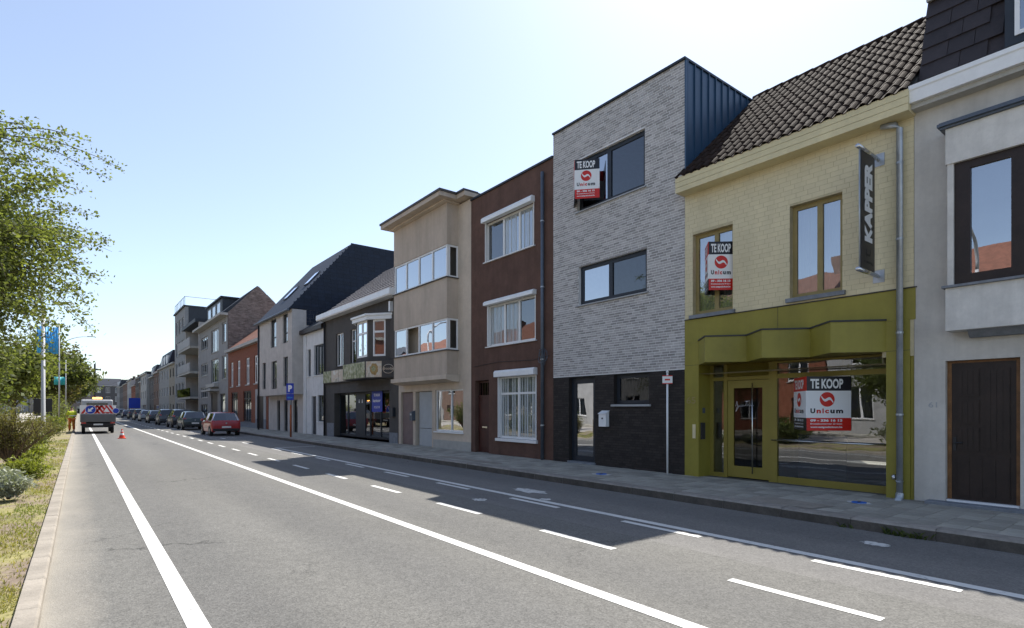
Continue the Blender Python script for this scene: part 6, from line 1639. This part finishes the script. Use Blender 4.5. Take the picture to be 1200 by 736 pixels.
twig_tree('verge_tree', 'large airy tree with light green leaves leaning over the verge', (-4.7, 18.0, .05), 5.3, (5.15, 3.4, 3.15), 21, 1150, 150, .074, 'leaf_tree',
    [((2.9, 0, 8.1), (5.6, .2, 8.15), 200), ((2.9, 0, 8.1), (5.0, -.3, 8.5), 160), ((2.6, -.3, 7.9), (5.3, -.2, 7.7), 180), ((2.2, .2, 8.2), (4.4, .3, 8.6), 160)])
for k, (x, y, h, lb, mt, seed) in enumerate(((-5.2, 36, 6.2, 'smaller leafy tree behind the large verge tree', 'leaf_far', 3), (-4.4, 62, 8.2, 'yellow green tree behind the flagpoles', 'leaf_tree', 5),
        (-3.2, 84, 10.5, 'tall dull green tree behind the van', 'leaf_far', 8), (-2.6, 118, 11.5, 'far olive green tree on the median', 'leaf_olive', 13),
        (-3.6, 150, 12.5, 'far dark tree at the end of the median', 'leaf_far', 17), (-2.0, 185, 12.0, 'farthest olive tree below the utility pole', 'leaf_olive', 19), (-9, 96, 9.5, 'green tree across the median road', 'leaf_far', 23))):
    tree('median_tree', lb, (x, y, .05), h, h * .24, .16, seed, 9000, .26 if y < 70 else .40, mt, .6, .5, 'trees along the median', 6, 2)
tree('opposite_tree', 'round green tree on the median opposite the olive shop', (-6.4, 9.5, .05), 6.0, 1.9, .13, 31, 12000, .14, 'leaf_tree_dark', .6, .35, None, 6, 2)

def shrub(name, label, loc, h, w, n, leaf, mat, seed, stems=16, twig='twig', clump=.10, cat='shrub', group=None, flare=1.3, bare=0.0):
    rnd = random.Random(seed); t = thing(name, label, cat, loc, 0, group); mb = MB(); tips = []
    for _ in range(stems):
        a = rnd.uniform(0, 2 * math.pi); rr = rnd.random() ** .5; tx, ty = math.cos(a) * w / 2 * rr, math.sin(a) * w / 2 * rr; tz = h * (1 - .35 * rr * rr) * rnd.uniform(.8, 1)
        pts = [Vector((tx * q ** flare, ty * q ** flare, tz * q)) + Vector((rnd.uniform(-.02, .02), rnd.uniform(-.02, .02), 0)) for q in (0, .25, .5, .75, 1)]
        mb.tube(pts, [.022 * h, .018 * h, .012 * h, .008 * h, .003], 5)
        for q in pts[2:]: tips.append(q)
        for k in (1, 2, 3):
            e = pts[k] + Vector((rnd.uniform(-1, 1) * .22 * w, rnd.uniform(-1, 1) * .22 * w, rnd.uniform(.1, .35) * h))
            mb.tube([pts[k], (pts[k] + e) / 2 + Vector((0, 0, .02)), e], [.010 * h, .006 * h, .002], 4); tips += [(pts[k] + e) / 2, e, pts[k] * .3 + e * .7]
    mb.build('stems', twig, t, False)
    P = np.array([tuple(q) for q in tips if q[2] > bare * h]); i = rng.integers(0, len(P), n)
    C = P[i] + rng.normal(size=(n, 3)) * clump * np.array([1, 1, .9]); C[:, 2] = np.maximum(C[:, 2], .01)
    leaf_cloud('foliage', C, (0, 0, .5), leaf, mat, t, np.clip(rng.uniform(0, .6, n) + C[:, 2] / h * .4, 0, 1), 3.0, -.4)
    return t
shrub('twiggy_shrub', 'large twiggy olive brown shrub on the verge', (-1.42, 19.6, .05), 1.72, 2.0, 7000, .042, 'leaf_olive', 41, 34, clump=.085, flare=1.7, bare=.38)
shrub('twiggy_shrub', 'second olive shrub growing behind the large twiggy shrub', (-2.6, 26, .05), 1.2, 1.6, 2600, .05, 'leaf_olive', 42, 20)
shrub('grey_bush', 'low silver grey bush on the verge soil', (-1.02, 13.7, .05), .46, .75, 4200, .05, 'leaf_grey', 43, 30, clump=.05)
shrub('grey_bush', 'second low grey bush right behind the silver grey bush', (-1.25, 15.2, .05), .42, .7, 2600, .05, 'leaf_grey', 44, 24, clump=.05)
for k, (x, y, h, w, mt, lb) in enumerate(((-1.15, 22.0, .55, 1.2, 'leaf_lime', 'low lime green plant at the foot of the twiggy shrub'), (-1.0, 17.6, .38, .7, 'leaf_lime', 'small lime green plant before the twiggy shrub'), (-1.5, 30, .7, 1.2, 'leaf_far', 'green bush past the twiggy shrubs'),
        (-1.35, 35, 1.1, 1.5, 'leaf_olive', 'olive bush before the lamp mast'), (-1.45, 43, 1.3, 1.8, 'leaf_far', 'green bush beside the lamp mast'), (-1.2, 49, 1.0, 1.5, 'leaf_lime', 'light green bush beside the van'), (-1.35, 56, 1.5, 2.0, 'leaf_far', 'tall green bush by the road worker'),
        (-1.5, 64, 2.2, 2.4, 'leaf_tree', 'broad green bush past the road worker'), (-2.9, 23, .9, 1.4, 'leaf_far', 'green bush behind the twiggy shrub'), (-3.4, 31, 1.5, 2.2, 'leaf_far', 'loose green bush on the inner median'), (-2.2, 76, 3.2, 3.0, 'leaf_tree', 'high green bush under the median trees'), (-3.8, 41, 2.2, 2.2, 'leaf_far', 'high bush behind the lamp mast'))):
    shrub('verge_bush', lb, (x, y, .05), h, w, 2200 if y < 40 else 1700, .06 if y < 40 else .10, mt, 60 + k, 18, clump=.10 + .05 * h, group='bushes on the verge')
for k in range(9):
    y = -2 + k * 5.2
    shrub('median_hedge', ('low green hedge on the inner median opposite the ' + ['rendered house', 'olive shop', 'grey brick house', 'brown house', 'taupe house', 'charcoal shop', 'charcoal shop bay', 'white brick house', 'slate gable house'][k]), (-4.6, y, .05), 1.1, 2.6, 2600, .12, 'leaf_tree_dark', 90 + k, 16, clump=.2, cat='hedge', group='hedge along the median')

# dry grass on the verge
gm = MB(); rg = random.Random(5)
for _ in range(42000):
    y = 4.5 + 34 * rg.random() ** 1.6
    lo = -0.5 - min(2.4, .10 * y + .25); x = -0.39 + (lo + .39) * rg.random()
    if 12 < y < 18 and x < -.85 and rg.random() < .8: continue
    dens = math.sin(x * 5.1 + 1.3 * math.sin(y * 1.1)) + math.sin(y * 2.3 + x * 2)
    if dens < -.5 and rg.random() < .75: continue
    if x > -.43 and rg.random() < .6: continue
    hh = rg.uniform(.012, .05) * (1.3 if dens > .8 else 1); d = rg.uniform(0, 6.28); w = rg.uniform(.003, .007) * (1 + y * .04)
    px, py = -math.sin(d) * w, math.cos(d) * w; z = hz(x, y) - .004; lx, ly = math.cos(d) * hh * rg.uniform(.2, 1.2), math.sin(d) * hh * rg.uniform(.2, 1.2)
    gm.face([(x - px, y - py, z), (x + px, y + py, z), (x + lx, y + ly, z + hh)], 0, min(1, max(0, .45 + .3 * math.sin(x * 3 + y * .8) + rg.uniform(-.35, .35))))
tag(gm.build('grass', 'grass_dry'), 'short dry yellow green grass along the kerb', kind='stuff')
# white apartment block glimpsed through the trees on the far left
t = simple_house('distant_apartments', 'pale apartment block glimpsed through the trees beyond the median', (-19, 175, PZ), R(180), 40, 16.5, 5, 9, 'white_wall', 'bitumen', 'flat', 0, 'grey_pvc', cat='apartment block')
